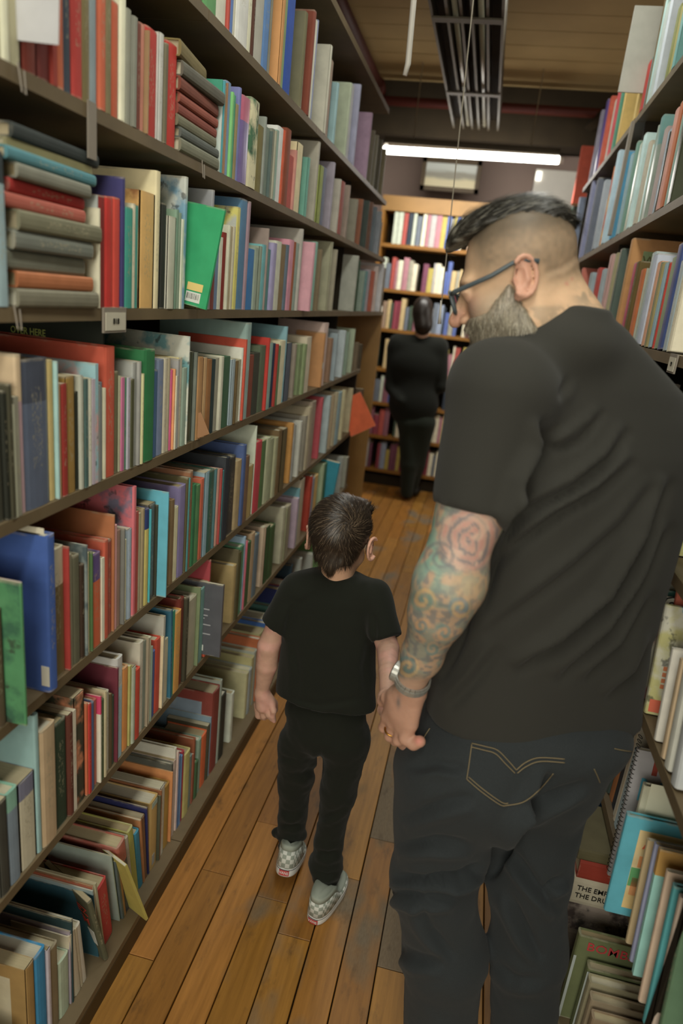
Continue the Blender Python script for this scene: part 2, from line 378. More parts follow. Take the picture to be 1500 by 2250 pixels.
tag(ep, 'tall plain pine panel standing at the far end of the left bookcase', 'panel')
# a second pine post beyond the left case, seen beside the eye level shelf
RZ = {'R1': 2.376, 'R2': 1.948, 'R3': 1.575, 'R4': 1.19, 'R5': .904, 'R6': .49, 'R7': .06}
RTOP = {'R1': 2.75, 'R2': 2.35, 'R3': 1.92, 'R4': 1.55, 'R5': 1.21, 'R6': .88, 'R7': .46}
rc = empty('bookcase', (.6, 1.5, 0)); tag(rc, 'tall dark bookcase along the right of the aisle behind the man', 'bookcase')
for k, z in RZ.items():
    for a, b in ((.1, .95), (.95, 3.0), (3.0, 4.6)):
        MB().box((RX+(.055 if k == 'R6' else 0), a+.0015, z-.024), (.80, b-.0015, z)).build('shelf_board', M_SHELF, rc)
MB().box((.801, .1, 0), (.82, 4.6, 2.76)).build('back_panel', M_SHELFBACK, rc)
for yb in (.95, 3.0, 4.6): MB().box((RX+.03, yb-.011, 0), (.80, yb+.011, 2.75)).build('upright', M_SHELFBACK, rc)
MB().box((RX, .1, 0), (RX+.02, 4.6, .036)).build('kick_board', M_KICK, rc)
pst = empty('steel_bracket_rail', (RX-.004, 3.05, 1.9)); tag(pst, 'pale metal upright rail on the front of the right bookcase', 'rail')
MB().box((RX-.014, 3.03, 1.96), (RX-.002, 3.06, 2.36)).build('rail', M_TAPE, pst)
# back bookcase of pine
bc = empty('bookcase', (-.2, 6.4, 0)); tag(bc, 'pine bookcase with amber shelves facing down the aisle at the back wall', 'bookcase')
BY = 6.10
BZ = [.15, .46, .76, 1.06, 1.40, 1.73, 2.09]
BCX0, BCX1 = -.98, 1.3
for z in BZ + []: MB().box((BCX0, BY, z-.028), (BCX1, BY+.28, z)).build('shelf_board', M_PINE2, bc)
MB().box((BCX0-.03, BY, 2.345), (BCX1+.03, BY+.28, 2.46)).build('header_board', M_PINE, bc)
for x in (BCX0-.03, .55, BCX1): MB().box((x, BY-.002, 0), (x+.03, BY+.28, 2.345)).build('upright', M_PINE2, bc)
MB().box((BCX0, BY+.281, .0), (BCX1, BY+.30, 2.44)).build('back_panel', M_BEAM, bc)
MB().box((-1.0, BY+.02, 0), (1.3, BY+.05, .09)).build('kick_board', M_BEAM, bc)
# crop frames: letter -> (x0, y0, scale); a row lists the far upper spine corner of each book
CR = {'A': (0, 0, 3), 'B': (400, 0, 3), 'C': (0, 680, 3), 'D': (400, 680, 3), 'E': (0, 1150, 3.75), 'F': (0, 1650, 3.571),
      'G': (250, 1150, 3.488), 'H': (0, 1800, 5), 'I': (250, 1600, 4.839), 'J': (350, 1350, 5.556), 'K': (150, 1700, 5.556),
      'L': (550, 1000, 6), 'M': (600, 350, 5.769), 'N': (1200, 0, 5), 'O': (1200, 400, 5), 'P': (0, 0, 1)}
ROWS = {}
ROWS['L1'] = """B 60,0 3f6b4a h=.24;B 140,0 4a4a38 h=.22;B 235,0 4f8a52 h=.20;B 300,0 cfcdb8 h=.24;B 325,0 9c3a30 h=.23;B 345,0 4f6fae h=.24;B 360,0 b9b6a4 h=.23;
B 450,0 d5d3c4 h=.27;B 470,0 c9c4ac h=.26;B 492,0 4a2a20 h=.20;B 552,0 a9a7a0 h=.34;B 592,0 4f78b0 h=.33;B 600,0 6e6a5c h=.24;B 690,0 c28a50 h=.37;B 705,0 7f9a6a h=.34;B 757,0 2349a0 h=.33 t=1;
B 835,100 6d6a50;B 890,90 7a3a28 w=.2;B 897,150 bdbcae;B 905,145 7d86a8;B 995,315 b6b3a4 s=2 c=8c4a50;B 1003,420 8a7466;B 1040,560 7fa0a8;B 1125,560 9aa48e s=2 c=3a7090;B 1140,575 9a98a0;B 1185,570 8f90ac;B 1260,755 9a7c98;B 1278,870 5a5244;B 1300,900 6d6656;P 842,310 4a4436;P 850,330 6a6048"""
ROWS['L2'] = """A 0,0 8f8a6c h=.21;A 60,0 b9b8a0 h=.22;A 130,0 9a9578 h=.23;A 240,0 6a2a20 h=.24;A 325,0 5a201c h=.25;A 372,0 8a2f26 h=.24;A 422,0 a8502c h=.24;A 466,0 363f4c h=.235;A 548,0 a32a24 h=.235;A 596,0 6e6340 h=.235;A 642,0 74828a h=.235;
A 705,0 b0502e h=.24;A 742,0 6e6444 h=.22;A 788,40 b04e2c;A 838,0 cfc4ac;A 872,80 7c7c70;A 915,130 75766c s=1;A 930,160 6a3428;A 962,180 b87464;A 985,205 8d7350;A 1045,230 a82a22;A 1088,240 aaaaa8 s=1;A 1118,300 5e5844;A 1178,325 b22418;STACKB;
B 165,700 a8b4b0 h=.15;B 213,480 2f8a70;B 245,500 3a8a98;B 262,540 8a7458;B 278,545 9a5434;B 292,540 8e6a4a;B 330,560 6a88b0 w=.16;B 345,615 6fb468;B 360,640 3f8f6a;B 378,700 8a7a50;B 398,590 6c70a8 c=3f8f6a s=1;B 458,670 6a5a90 c=b05a78 s=1;B 520,690 cfc09c c=3f6a4c s=2;B 545,850 6e6434;B 565,780 7f8580;
B 585,860 6d7a70;B 600,870 4a5a58;B 615,860 75786c;B 630,870 8f8c7a;B 645,870 7f9a90;B 675,860 d2d2c8;B 690,870 b84a28;B 727,870 7c3c24;B 742,1045 a8443c;B 765,1000 b87a70;B 805,970 c8b890 c=b0a040 s=2;B 850,1050 5f9a8c c=b0584c s=1;B 918,930 9a9488 s=2 c=8a7a30 w=.2;
B 940,1110 7f8a40 w=.12;B 960,1120 5c6278 w=.12;B 1015,1080 8c8494 c=4f8a58 s=2;B 1055,1190 a09a90;B 1080,1210 8a4a44;B 1115,1230 8c7a70;B 1165,1320 7d786a;B 1200,1320 7f4c34;B 1240,1330 3a4440;B 1265,1340 6a4a3c;B 1290,1370 5c6670;B 1320,1400 868c98;P 838,480 55504c;P 841,490 70655a"""
ROWS['L3'] = """A 32,1010 7f97a0 c=2c3438 s=1;STACKA;A 572,1245 c0bba4 h=.155;A 645,1290 9aa0a0;A 695,1300 7a1c18;A 750,1310 b0241e;A 800,1315 b8382a;A 825,1175 38366a w=.22;A 885,1380 2a8a7c s=1;A 900,1350 b8b09a;A 912,1360 3a8a80;A 1030,1290 cc9c54 s=2 c=8a5a30 w=.19 n=star;A 1066,1140 c9bb94 w=.26;
A 1105,1350 2a2c28;A 1168,1440 b0aea0;A 1185,1390 6d8a78;A 1202,1410 7e9080;A 1215,1450 c8c4b4;A 1247,1175 a8aca8 w=.23 s=2 c=5f86a0;GREEN;A 1345,1480 6c5c38;A 1362,1470 8c8848;A 1392,1490 6d5c40;A 1420,1260 84858c w=.22;
B 235,1500 7c4038;B 255,1530 6a80a0;B 276,1570 d0c8b4;B 300,1540 84281f;B 326,1490 cfc8b0;B 342,1500 a89a78;B 358,1500 b8b09a;B 392,1375 c4bc5c s=2 c=a8aca8 w=.19;B 440,1320 4a7498 w=.2;B 462,1310 957a88 w=.21;B 485,1650 2f6ea8;B 510,1640 8c9a8c;B 535,1630 849080;B 560,1620 5fa0a8 w=.16;B 577,1510 8c7a74 s=2 c=b0886c w=.18;B 590,1650 4f7f80;
B 632,1610 9088b0;B 664,1600 b8b8a8;B 692,1620 7a6444;B 712,1620 5a6a7c;B 745,1590 c07f94 w=.19;B 757,1600 8c4a2c;B 776,1610 8a9a92;B 806,1515 9f9a94 w=.2;B 885,1605 c890a0 p=.02 w=.1;B 900,1600 7aa498;B 930,1650 7a6a50;B 1000,1600 98967c;B 1030,1650 8f8876;B 1170,1690 94958c c=9a8a50 w=.16 p=.015;B 1180,1720 2f4a34;B 1210,1790 7c8c80;B 1228,1790 5f8488;B 1247,1780 948a94;B 1275,1790 a0503c;B 1300,1760 b8a8a4;B 1338,1740 bcbcc4;P 849,590 6a6050"""
ROWS['L4'] = """C 0,700 3a3a30 h=.19;C 40,510 24261f h=.19;C 75,520 3c3a2a h=.20;C 95,560 9a9c88 h=.17;C 120,540 7a786a h=.18;C 142,300 a98a94 w=.20 c=b8a080 s=1;C 318,320 505a70 w=.20 c=3e4454 s=1;C 352,335 a89458;C 378,345 8ab0b4 w=.15;C 395,490 a07c50;C 447,490 8a241c;C 497,440 8a6a28;C 512,600 24281f h=.17;C 556,440 9a9c90;C 580,460 3f5a58;C 610,455 cfc9b4;C 628,460 a498a8;C 648,360 7fa8b4 w=.17 s=2 c=c08888;
C 664,500 7c8080;C 678,480 66707c;C 698,520 c4bea4;C 766,246 b4462c w=.28;C 785,410 5f5c40;C 797,440 a8a88c;C 822,450 b45c88;C 835,450 4a7a60;C 862,450 9a98a8;C 886,460 4a4c34;C 905,350 8f9290 w=.14;C 938,345 8a8a88 w=.13;C 957,425 cac490;C 1032,265 1e6a3c w=.17;C 1046,400 3a5a80;C 1087,330 6a7898;C 1112,325 b4ac98;C 1130,320 9a9078;C 1144,400 cc4f80;C 1160,395 cc8a54;C 1172,440 b8b4a0;C 1192,330 8a8a8c;C 1207,320 b0aa98 s=2 c=c8b450;
C 1240,385 84988a;C 1256,180 b9bab0 w=.22 s=2 c=5f9098;C 1285,280 3f4634;C 1306,285 6a7068;D 150,315 a87c4c;D 172,320 b08a5c;D 205,330 8a5c30;D 228,330 2a3a3c;D 250,320 8f8c7c;D 283,310 b4b2a0;D 327,310 3a5c44 s=1;D 358,330 8a9aa4;D 378,340 6a5634;D 395,330 9a9478;D 411,255 cfcabc w=.16;D 432,200 b8442c w=.2;D 466,90 7f9a98 w=.26;D 482,300 7a3c2c;D 520,285 3a3c34;D 560,290 54604c h=.2;D 586,190 b4281c;D 606,220 7c9a94;D 622,225 1c3450;D 642,230 9a2a20;D 655,240 4a6444;
D 690,205 c4bc9c;D 702,115 6f9aa8 w=.2;D 730,220 4f5664;D 762,230 8c8074;D 800,230 74845c;D 830,230 7a8a60;D 862,180 b9ad98 c=6a3f80 s=1;D 952,155 b07c48 p=.01 w=.12 n=boxlabel;D 972,90 b8a09a w=.2;D 1000,190 8a6a54;D 1035,160 8a9aa4;D 1085,140 a8b4bc;D 1110,150 7c9080;D 1146,130 98a48c;D 1172,220 6c5c48;D 1190,260 4a4030"""
ROWS['L5'] = """E 20,520 5a4a38 h=.2;E 113,500 3f7a50 p=.035 h=.245 w=.22 s=2 c=2f5a44;E 153,520 b0a4ac h=.245 p=.03 w=.21;BLUE;E 532,180 6a5c38 c=b0a890 s=1;E 560,200 a8302a;E 600,250 7a7660;E 660,250 5a5a48;E 700,290 3c2c20 h=.19;E 722,180 7f8a88 w=.16 s=2 c=4a5a60;E 740,240 c8bc94;E 760,240 4a6a40;E 838,230 c0562c c=5a4a80 s=1;E 862,280 c8c4b0;E 900,130 b44c34;E 925,130 96483a;P 224,1147 a8663c w=.27;E 972,10 c89094 w=.14;E 1000,50 8a6c60;E 1025,50 6c6c68;E 1050,130 c4c0a0;E 1092,40 8fa0b4 w=.14;
C 906,1165 c4606c w=.27 c=6a6880 s=2;C 915,1330 a04038;C 935,1340 a8a080;C 960,1310 8f8060;C 990,1310 bcae58 c=2c3a70 s=1;C 1000,1320 2fa0b0;C 1030,1270 55504a w=.2;C 1045,1290 3a3c30;C 1091,1220 4fa4bc p=.025 w=.18;C 1125,1240 8a7650;C 1157,1250 7c6444;C 1182,1295 c8c09c;C 1232,1150 7a70a0 w=.26;C 1245,1110 5a5438;C 1262,1110 3f8a90 w=.2;C 1278,1060 8a5c40 w=.2;C 1300,1150 2a6a44;C 1327,1150 4a7a4c;C 1352,1110 b45438;C 1387,1065 7c9cac;C 1420,1050 2f5a50;C 1438,1050 4f7a80;C 1455,1050 c89080;C 1470,1050 9a3c38;C 1482,1060 3a8a90;
D 290,980 33363c;D 325,970 2c3038;D 362,960 30363a w=.2;D 400,985 a08a64;D 432,890 44588a w=.19;D 452,960 705440;D 477,1020 a08850;D 492,770 b4bcac w=.22;D 536,860 b43440;D 560,860 4f6c40;D 590,840 a4a888;D 612,845 8a8e70;D 640,840 949474;D 668,790 6a5434;D 700,780 5c5034;D 742,750 bc8434 w=.16;D 756,760 7a7a78;D 797,735 b4b4ac;D 832,700 8a8478;D 862,640 9c9078;D 890,600 8a7a6c;D 936,580 b04450;D 987,570 98aab0;D 1010,560 a08c70;D 1035,545 a89c80;D 1060,540 7f9aa4;D 1085,530 c0b48c;D 1132,520 a89c7c;ORANGE;D 1200,600 5a4a38 h=.2"""
ROWS['L6'] = """E 60,1860 3a3a34 h=.19;E 150,1960 6f7f90 c=6fa090 s=1 h=.19;E 290,2010 b0aa94 c=6a6c84 s=1 h=.185;E 320,1560 7fa4a8 w=.25;E 462,1620 ac9474 w=.2;E 550,1650 2c3c2c h=.23;E 605,1620 5a2c20 h=.23;E 625,1640 b8b0a0 h=.23;E 700,1370 3a3a2c s=2 c=c07850 w=.13;E 725,1480 b85c34;E 752,1480 b02420;E 780,1465 4a5a80;E 800,1440 a4584c;E 832,1430 c0bcac c=c03060 s=1;E 862,1440 4a5a3c;E 880,1380 b8ac88;E 905,1370 b4b0a0;E 925,1400 5c4c34;E 945,1410 3f5444;E 978,1190 6a2838 w=.19;E 1018,1080 8fb0c0 c=b4b4b4 s=1 w=.18;
E 1062,1165 c88034;E 1085,1170 a0a058;E 1124,1170 98a090;E 1162,1180 b83c24;E 1190,960 b4aea0 w=.2;E 1205,960 6c7870;E 1222,955 8a7c68;E 1252,930 b8b49c;E 1262,1010 7a8a80;E 1285,1040 4a5c98;E 1330,930 b8402c;E 1345,940 c4b894;E 1366,760 a4a49c w=.2;E 1396,930 b4ac90;E 1425,710 245c74 l=2;G 472,665 1f8a70;G 526,655 c48c34;G 545,560 6c2c24;G 585,560 3c3a2c;G 646,540 a09a84 w=.18;G 665,500 6c7a58;G 706,480 6a9490;BLURB;G 946,310 a8905c w=.16;G 955,210 5c543c;G 985,210 4a4428;
G 1005,160 4a7c5c;G 1018,100 7f98b0 w=.17;G 1032,130 b8586c;G 1060,130 3f5a34;G 1090,60 a48868;G 1122,70 5c6c78;G 1175,20 b49c84;G 1205,10 33502c;G 1245,0 3a5430;L 480,680 a4a088;L 500,700 7c7c60;L 550,640 8a8470;L 650,560 a893a8;L 665,440 5f909c w=.19;L 730,290 a09480 w=.15;L 832,270 a83420;L 860,290 7a7c8c;L 905,245 c09c54;L 990,110 8fa080;L 1025,90 3f6c4c;TURQ;L 1230,20 a0a4a0;L 1290,20 96988c;L 1310,20 5c5040"""
ROWS['L7'] = """H 20,1990 5a8a70 h=.17;H 100,2050 7a7c3c h=.16;H 380,1530 94743c w=.25 c=b0a488 s=3;H 505,1380 1c7cb0 w=.28;H 560,1400 a09aa8;H 640,1330 7a6c50;H 762,1440 98a894;H 775,1230 8a8090 w=.24;H 790,1130 20383c w=.24;H 800,1090 8f866c w=.22;H 830,1200 b0a894 l=6;H 845,1190 a89c84 l=6;H 888,1130 b0a99c l=7;REDLET;H 915,1000 204c5c l=6 w=.22;H 925,930 7f9298 l=7 w=.2;H 950,840 94482c l=7 w=.22;H 1010,760 a49a80 l=8 w=.22;H 1030,720 6c4c34 l=8 w=.23;H 1060,700 9a9478 l=9 w=.24;H 1175,650 a8302c l=9 w=.22;YELLOW;
K 470,1090 8a9a94 l=10;K 520,1060 1c2c24 l=10;K 600,1060 4a5454 l=10;K 625,1050 7f5c34 l=10;K 700,790 343844 l=10 w=.24 c=a8584c s=1;K 735,760 a09c90 l=9 w=.23;K 795,640 98983c l=9 w=.25;K 870,680 2a7c9c l=8;K 893,560 a86c3c l=7 w=.22;K 940,500 6a4a34 l=6 w=.22;K 968,410 2c3060 l=5 w=.24;K 1105,240 ae8f50 w=.2 n=greylabel;K 1115,300 4a4c3c;K 1128,230 84502c;K 1190,110 b0aca0 w=.23;K 1245,90 a07c2c;I 620,480 c07c40 w=.22;I 640,360 50524c w=.24;I 660,330 b09c94;I 675,200 b8b6ac w=.22;I 697,240 c0a8a4;I 715,280 4a6a98;I 738,280 5c80b0;I 755,230 a02c3c w=.23;
I 822,210 aca460;I 840,270 6c7c78;I 855,270 8a4c38;I 878,100 84482c w=.26 s=2 c=3a2c24;I 905,330 3a5c3c;I 940,90 7c9484 w=.26 c=2c6c3c s=2;J 590,1410 c85a24;J 630,1330 4a4838;J 640,1250 70889c w=.2;J 752,860 7c342c w=.28 c=75879c s=3;J 778,790 88948c w=.28;J 830,930 30302a;J 925,930 b0b4a8;J 1100,690 a49f78 w=.3;J 1140,640 8c9498 w=.26;J 1165,500 a09868 w=.28;J 1200,420 8f948c w=.28;P 575,1400 a4562c w=.2;P 582,1380 8c8860 w=.26;P 590,1365 30589a w=.22;P 600,1350 a4a494 w=.26;P 610,1330 3f6a64 w=.26;P 622,1290 242c60 w=.28;P 632,1275 7a3228 w=.26;P 645,1240 263a48 w=.28;P 665,1225 9ca09c w=.28;P 690,1215 a4a8a4 w=.28;P 705,1190 6c9c5c w=.28"""
ROWS['R1'] = """N 215,1400 3f7a64;N 290,1280 1f6a54;N 440,1270 b84a34 s=2 c=5a8aa0;N 600,1160 8c88a0 s=2 c=6a5a50;N 655,1090 5a4a90;N 690,1090 b84c34;N 740,1120 a8a89c;N 775,1010 b84048;N 815,1000 3f7a64;N 870,960 b8984c;N 1000,1000 b89a50;N 1050,1000 a02c24;N 1085,1000 4f8088;N 1130,100 6a5a40;N 1170,140 7a6c50;N 1240,120 8aa8a8;N 1290,100 8f9a98;N 1370,-100 a4acb8;N 1430,100 6c7030;N 1470,80 8a8034;N 1500,60 5a9090"""
ROWS['R2'] = """P 1262,410 30806c;P 1266,400 2f3a2c s=2 c=a86c3c;P 1278,398 7884a0;P 1300,392 7c80a4 w=.2;P 1310,395 5a6070;P 1326,400 8c94a0;P 1330,438 a8a8b0;P 1334,436 3a4034;P 1344,372 b4502c s=2 c=c89440;P 1352,340 9cb4c4;P 1370,338 4a9cc8;P 1384,342 7c98a4;P 1395,315 5f8478;P 1402,318 98a494;P 1412,298 a8c4d4;P 1422,315 a8a090;P 1432,318 a8c4c8;P 1440,280 84948c;P 1446,262 7f8c84 c=5f8c8c s=1;P 1456,285 9c8c8c;P 1464,290 8fa0b4;P 1471,290 2c3430;P 1476,250 c0887c;P 1490,230 b4643c;P 1497,240 7c9c94;P 1502,238 3c4030"""
ROWS['R3'] = """P 1276,590 b05c4c;P 1296,600 8a9aa4 w=.18;P 1312,590 a83c34;P 1322,592 8c98a0;P 1338,560 b08a88;P 1350,557 98906c;P 1360,548 4a5a54;P 1385,526 ae7c44 w=.28 c=7c9468 s=3 n=weir;P 1390,578 a83c5c;P 1396,576 5c4c20;P 1406,592 b4602c;P 1420,590 8c8c80;P 1426,556 98acb4;P 1434,560 a4acc0;P 1440,576 c89070;P 1445,578 5a7c70;P 1450,580 8c8050;P 1456,578 84a4b4;P 1464,578 a82c20;P 1470,566 788c70;P 1486,537 3c4c80 c=c89078 s=3 w=.22 n=blue;P 1494,572 98a8b0;P 1502,570 c8bfa8"""
# ================================================================ BOOKS
GAIN = 1.6
_rgb0 = rgb
def rgb(h, g=1.0):
    c = _rgb0(h, g); l_ = .3*c[0]+.59*c[1]+.11*c[2]
    return tuple(min(.9, v*.84+l_*.16) for v in c)
def cname(h):
    import colorsys
    r, g, b = [int(h[i:i+2], 16)/255 for i in (0, 2, 4)]
    H, S, V = colorsys.rgb_to_hsv(r, g, b); H *= 360
    if S < .13: return 'black' if V < .28 else 'dark grey' if V < .42 else 'grey' if V < .62 else 'pale grey' if V < .75 else 'white'
    if S < .26:
        if V < .3: return 'black'
        if V < .45: return 'dark grey' if not 20 < H < 70 else 'grey brown'
        if V > .7 and 25 < H < 75: return 'cream'
        if V > .62 and (170 < H < 260): return 'pale blue'
        if 260 <= H < 345: return 'mauve' 
        if 70 <= H < 170: return 'grey green'
        if 170 <= H < 260: return 'slate grey'
        return 'taupe' if V < .62 else 'beige'
    if H < 12 or H >= 345: return ('dark red' if V < .52 else 'red') if S > .45 else ('brown red' if V < .6 else 'pink')
    if H < 24: return 'brown' if V < .5 else ('orange red' if S > .62 else 'brick red')
    if H < 38: return 'dark brown' if V < .36 else 'brown' if V < .56 else ('orange' if S > .62 else 'tan')
    if H < 55: return 'olive brown' if V < .52 else ('mustard' if S > .55 else ('tan' if V < .68 else 'cream'))
    if H < 75: return 'olive' if V < .6 else 'yellow green'
    if H < 155: return 'dark green' if V < .38 else 'green'
    if H < 186: return 'dark teal' if V < .42 else 'teal'
    if H < 205: return 'dark blue' if V < .4 else ('sky blue' if V > .6 else 'blue teal')
    if H < 245: return 'navy' if V < .42 else ('light blue' if S < .4 else 'blue')
    if H < 300: return 'purple' if V < .55 else 'lilac'
    return 'plum' if V < .55 else 'pink'
RN = {'L1': 'top left row', 'L2': 'second left row', 'L3': 'third left row', 'L4': 'fourth left row', 'L5': 'fifth left row', 'L6': 'sixth left row', 'L7': 'bottom left row',
      'R1': 'top right row', 'R2': 'second right row', 'R3': 'third right row', 'R4': 'fourth right row', 'R5': 'fifth right row', 'R6': 'sixth right row', 'R7': 'bottom right row', 'B': 'far pine bookcase'}
BOOKS = []      # specs: row, T, H, W, colour, style, second, loc, kind, rot
def spec(row, T, H, W, c, loc, rot=(0, 0, 0), s=0, c2=None, n=None, mode='stand', gloss=None, hc=None):
    r = random.Random(int(c, 16)+len(BOOKS))
    BOOKS.append(dict(row=row, T=T, H=H, W=W, c=c, s=s, c2=c2 or c, loc=loc, rot=rot, n=n, mode=mode,
        gloss=(r.random() < .4) if gloss is None else gloss, hc=(T > .012 and r.random() < .75) if hc is None else hc))
    return BOOKS[-1]
def spine_col(T, H, W): return T*H
# --- stacks and special pieces are inserted where the row text names them
def row_left(k):
    z0 = LZ[k]; ztop = LTOP[k]; face = LX if k != 'L7' else -.655
    prev = None; pend = 0
    for t in ROWS[k].replace('\n', '').split(';'):
        t = t.strip()
        if not t: continue
        if t.isupper() and ' ' not in t:
            prev = SPECIAL[t](k, prev); continue
        p = t.split(); cr = CR[p[0]]; x, y = [float(v) for v in p[1].split(',')]; x = cr[0]+x/cr[2]; y = cr[1]+y/cr[2]
        o = dict(q.split('=') for q in p[3:])
        pr = float(o.get('p', 0)); X = face+pr+random.uniform(-.006, .002)
        lean = float(o.get('l', 0))
        if 'h' in o:
            H = float(o['h']); Y1 = Y_of(x, X, max(z0, min(z0+H, PXs(x, 2, X)[2]))) if y <= 0 else Y_of(x, X, z0+H)
        else:
            P = PXs(x, y, X); Y1 = P[1]; H = P[2]-z0
        if lean:
            H = H/math.cos(math.radians(lean)); Y1 = Y1+H*math.sin(math.radians(lean))
        if prev is None: prev = Y1-.025
        H = max(.13, min(H, ztop-z0-.006))
        T = Y1-prev-.0006
        if T < .0035: T = .0035; Y1 = prev+T+.0006
        if T > .075: prev = Y1-.028; T = .0274
        W = float(o.get('w', 0)) or min(.19, max(.11, H*.70))
        W = min(W, .32)
        th = math.radians(lean)
        spec(k, T, H, W, p[2], (X, prev+T/2+.0003, z0+.0008+T/2*math.sin(th)), (th, 0, 0), int(o.get('s', 0)), o.get('c'), o.get('n'))
        prev = Y1
def stack(k, y0, items, face, mode_seed):
    """flat lying pile, spines to the aisle"""
    z = LZ[k]+.0005; r = random.Random(mode_seed)
    for (T, L, W, c, dy, dx) in items:
        # the book's own height axis lies along Y
        spec(k, T, L, W, c, (face+dx, y0+dy, z+T/2), (-PI/2, 0, r.uniform(-.02, .02)), 0, None, None, 'flat', False, True)
        z += T+.0008
    return z
def sp_stackA(k, prev):
    cs = ['6b6757', '99582f', '66685c', '62665f', '66644f', '9a4a3c', '9c1f1c', '6d6d62', '3f7480', '6f6a45', '2a3030']
    Ts = [.029, .026, .030, .029, .030, .022, .020, .022, .019, .012, .022]
    Ls = [.200, .185, .190, .19, .200, .19, .185, .18, .215, .20, .21]
    it = [(t*.86, l, .14, c, .01*math.sin(i*2.1), .006*math.cos(i*1.7)) for i, (t, l, c) in enumerate(zip(Ts, Ls, cs))]
    y0 = prev+.012; stack(k, y0, it, LX, 4); return y0+.212
SPECIAL = {'STACKA': sp_stackA}
def sp_stackB(k, prev):
    cs = ['6a6a58', '4f5450', '66644f', '7c3a2e', '8a4434', '70392a', '57544a']
    it = [(t*.92, l, .13, c, .004*math.sin(i*2.1), .004*math.cos(i)) for i, (t, l, c) in enumerate(zip([.026, .020, .022, .021, .020, .026, .028], [.20, .20, .20, .205, .20, .20, .205], cs))]
    y0 = prev+.004; z = stack(k, y0, it, LX, 5)
    spec(k, .028, .17, .12, '6d5f34', (LX+.004, y0-.012, z+.016), (-PI/2, math.radians(0), .12), 0, None, None, 'flat', False, True)
    return y0+.215
SPECIAL['STACKB'] = sp_stackB
def sp_green(k, prev):
    # shiny green thin book pulled out of the row and tilted
    P1 = PXs(455, 477, LX+.035); H = P1[2]-LZ[k]+.012
    spec(k, .006, .206, .092, '168f5c', (LX+.045, prev+.008, LZ[k]+.004), (math.radians(-5), math.radians(7), math.radians(-10)), 0, None, 'barcode', 'stand', True, False)
    return prev+.02
SPECIAL['GREEN'] = sp_green
def sp_blue(k, prev):
    Y1 = PXs(122, 1172, LX+.012)[1]; H = PXs(122, 1172, LX+.012)[2]-LZ[k]
    spec(k, .024, min(H, .300), .245, '35559c', (LX+.012, Y1-.012, LZ[k]+.001), (0, 0, 0), 0, None, 'bluelabel', 'stand', False, True)
    return Y1+.001
SPECIAL['BLUE'] = sp_blue
def sp_orange(k, prev):
    c = PXs(805, 893, LX+.05)
    spec(k, .008, .20, .15, 'c4521e', (c[0]+.085, prev+.012, LZ[k]+.052), (0, math.radians(-32), 0), 0, None, 'facecat', 'stand', False, False)
    return prev+.03
SPECIAL['ORANGE'] = sp_orange
def sp_blurb(k, prev):
    P = PXs(494, 1284, LX+.05); Q_ = PXs(488, 1437, LX+.05)
    spec(k, .010, P[2]-Q_[2], .19, '4c4e56', (LX+.05, P[1]-.006, max(LZ[k]+.001, Q_[2])), (0, 0, 0), 0, None, 'blurb', 'stand', True, False)
    spec(k, .010, .235, .17, 'c85030', (LX, P[1]+.006, LZ[k]+.001), (0, 0, 0), 0, None, None, 'stand', True, False)
    spec(k, .006, .295, .235, 'b8b8a8', (LX, P[1]+.0155, LZ[k]+.001), (0, 0, 0), 1, '9c3a44', None, 'stand', True, False)
    return P[1]+.02
SPECIAL['BLURB'] = sp_blurb
def sp_turq(k, prev):
    spec(k, .02, .255, .19, '1c86a0', (LX+.03, prev+.03, LZ[k]+.012), (math.radians(5), math.radians(6), 0), 0, None, None, 'stand', True, False)
    return prev+.06
SPECIAL['TURQ'] = sp_turq
def sp_redlet(k, prev):
    spec(k, .012, .215, .17, '4c4c38', (LX+.005, prev+.05, LZ[k]+.004), (math.radians(12), 0, math.radians(-24)), 0, None, 'redlet', 'stand', False, False)
    return prev+.05
SPECIAL['REDLET'] = sp_redlet
def sp_yellow(k, prev):
    spec(k, .007, .235, .16, '9c9038', (LX+.045, prev+.05, LZ[k]+.006), (math.radians(17), 0, math.radians(-22)), 0, None, None, 'stand', False, False)
    return prev+.03
SPECIAL['YELLOW'] = sp_yellow
for k in ('L1', 'L2', 'L3', 'L4', 'L5', 'L6', 'L7'): row_left(k)
def row_right(k):
    z0 = RZ[k]; E_ = []
    for t in ROWS[k].replace('\n', '').split(';'):
        p = t.split()
        if not p: continue
        cr = CR[p[0]]; x, y = [float(v) for v in p[1].split(',')]
        E_.append((cr[0]+x/cr[2], cr[1]+y/cr[2], p[2], dict(q.split('=') for q in p[3:])))
    prev = None
    for i, (x, y, c, o) in enumerate(E_):
        P = PXs(x, y, RX); Y1 = P[1] if prev is None else min(P[1], prev)
        nx = E_[i+1] if i+1 < len(E_) else (x+9, y, c, o)
        Y0 = PXs(nx[0], nx[1]+8, RX)[1]; T = Y1-Y0-.0006
        T = min(max(T, .004), .045 if P[1] < 3 else .06)
        H = max(.17, min(P[2]-z0, RTOP[k]-z0-.006)); W = float(o.get('w', 0)) or min(.2, H*.75)
        th = math.radians(6); hh = H/math.cos(th)-T*math.sin(th)
        spec(k, T, hh, W, c, (RX+random.uniform(0, .005), Y1-H*math.sin(th)-T/2, z0+.0012+T/2*math.sin(th)), (th, 0, PI), int(o.get('s', 0)), o.get('c'), o.get('n'))
        prev = Y1-T-.0006
for k in ('R1', 'R2', 'R3'): row_right(k)
def stand_r(k, Y1, T, H, W, c, s=0, c2=None, n=None, dx=0, lean=0, rz=0, gloss=False):
    th = math.radians(lean)
    spec(k, T, H, W, c, (RX+dx, Y1-T/2, RZ[k]+.001+abs(T/2*math.sin(th))), (-th, 0, PI+math.radians(rz)), s, c2, n, 'stand', gloss, T > .012)
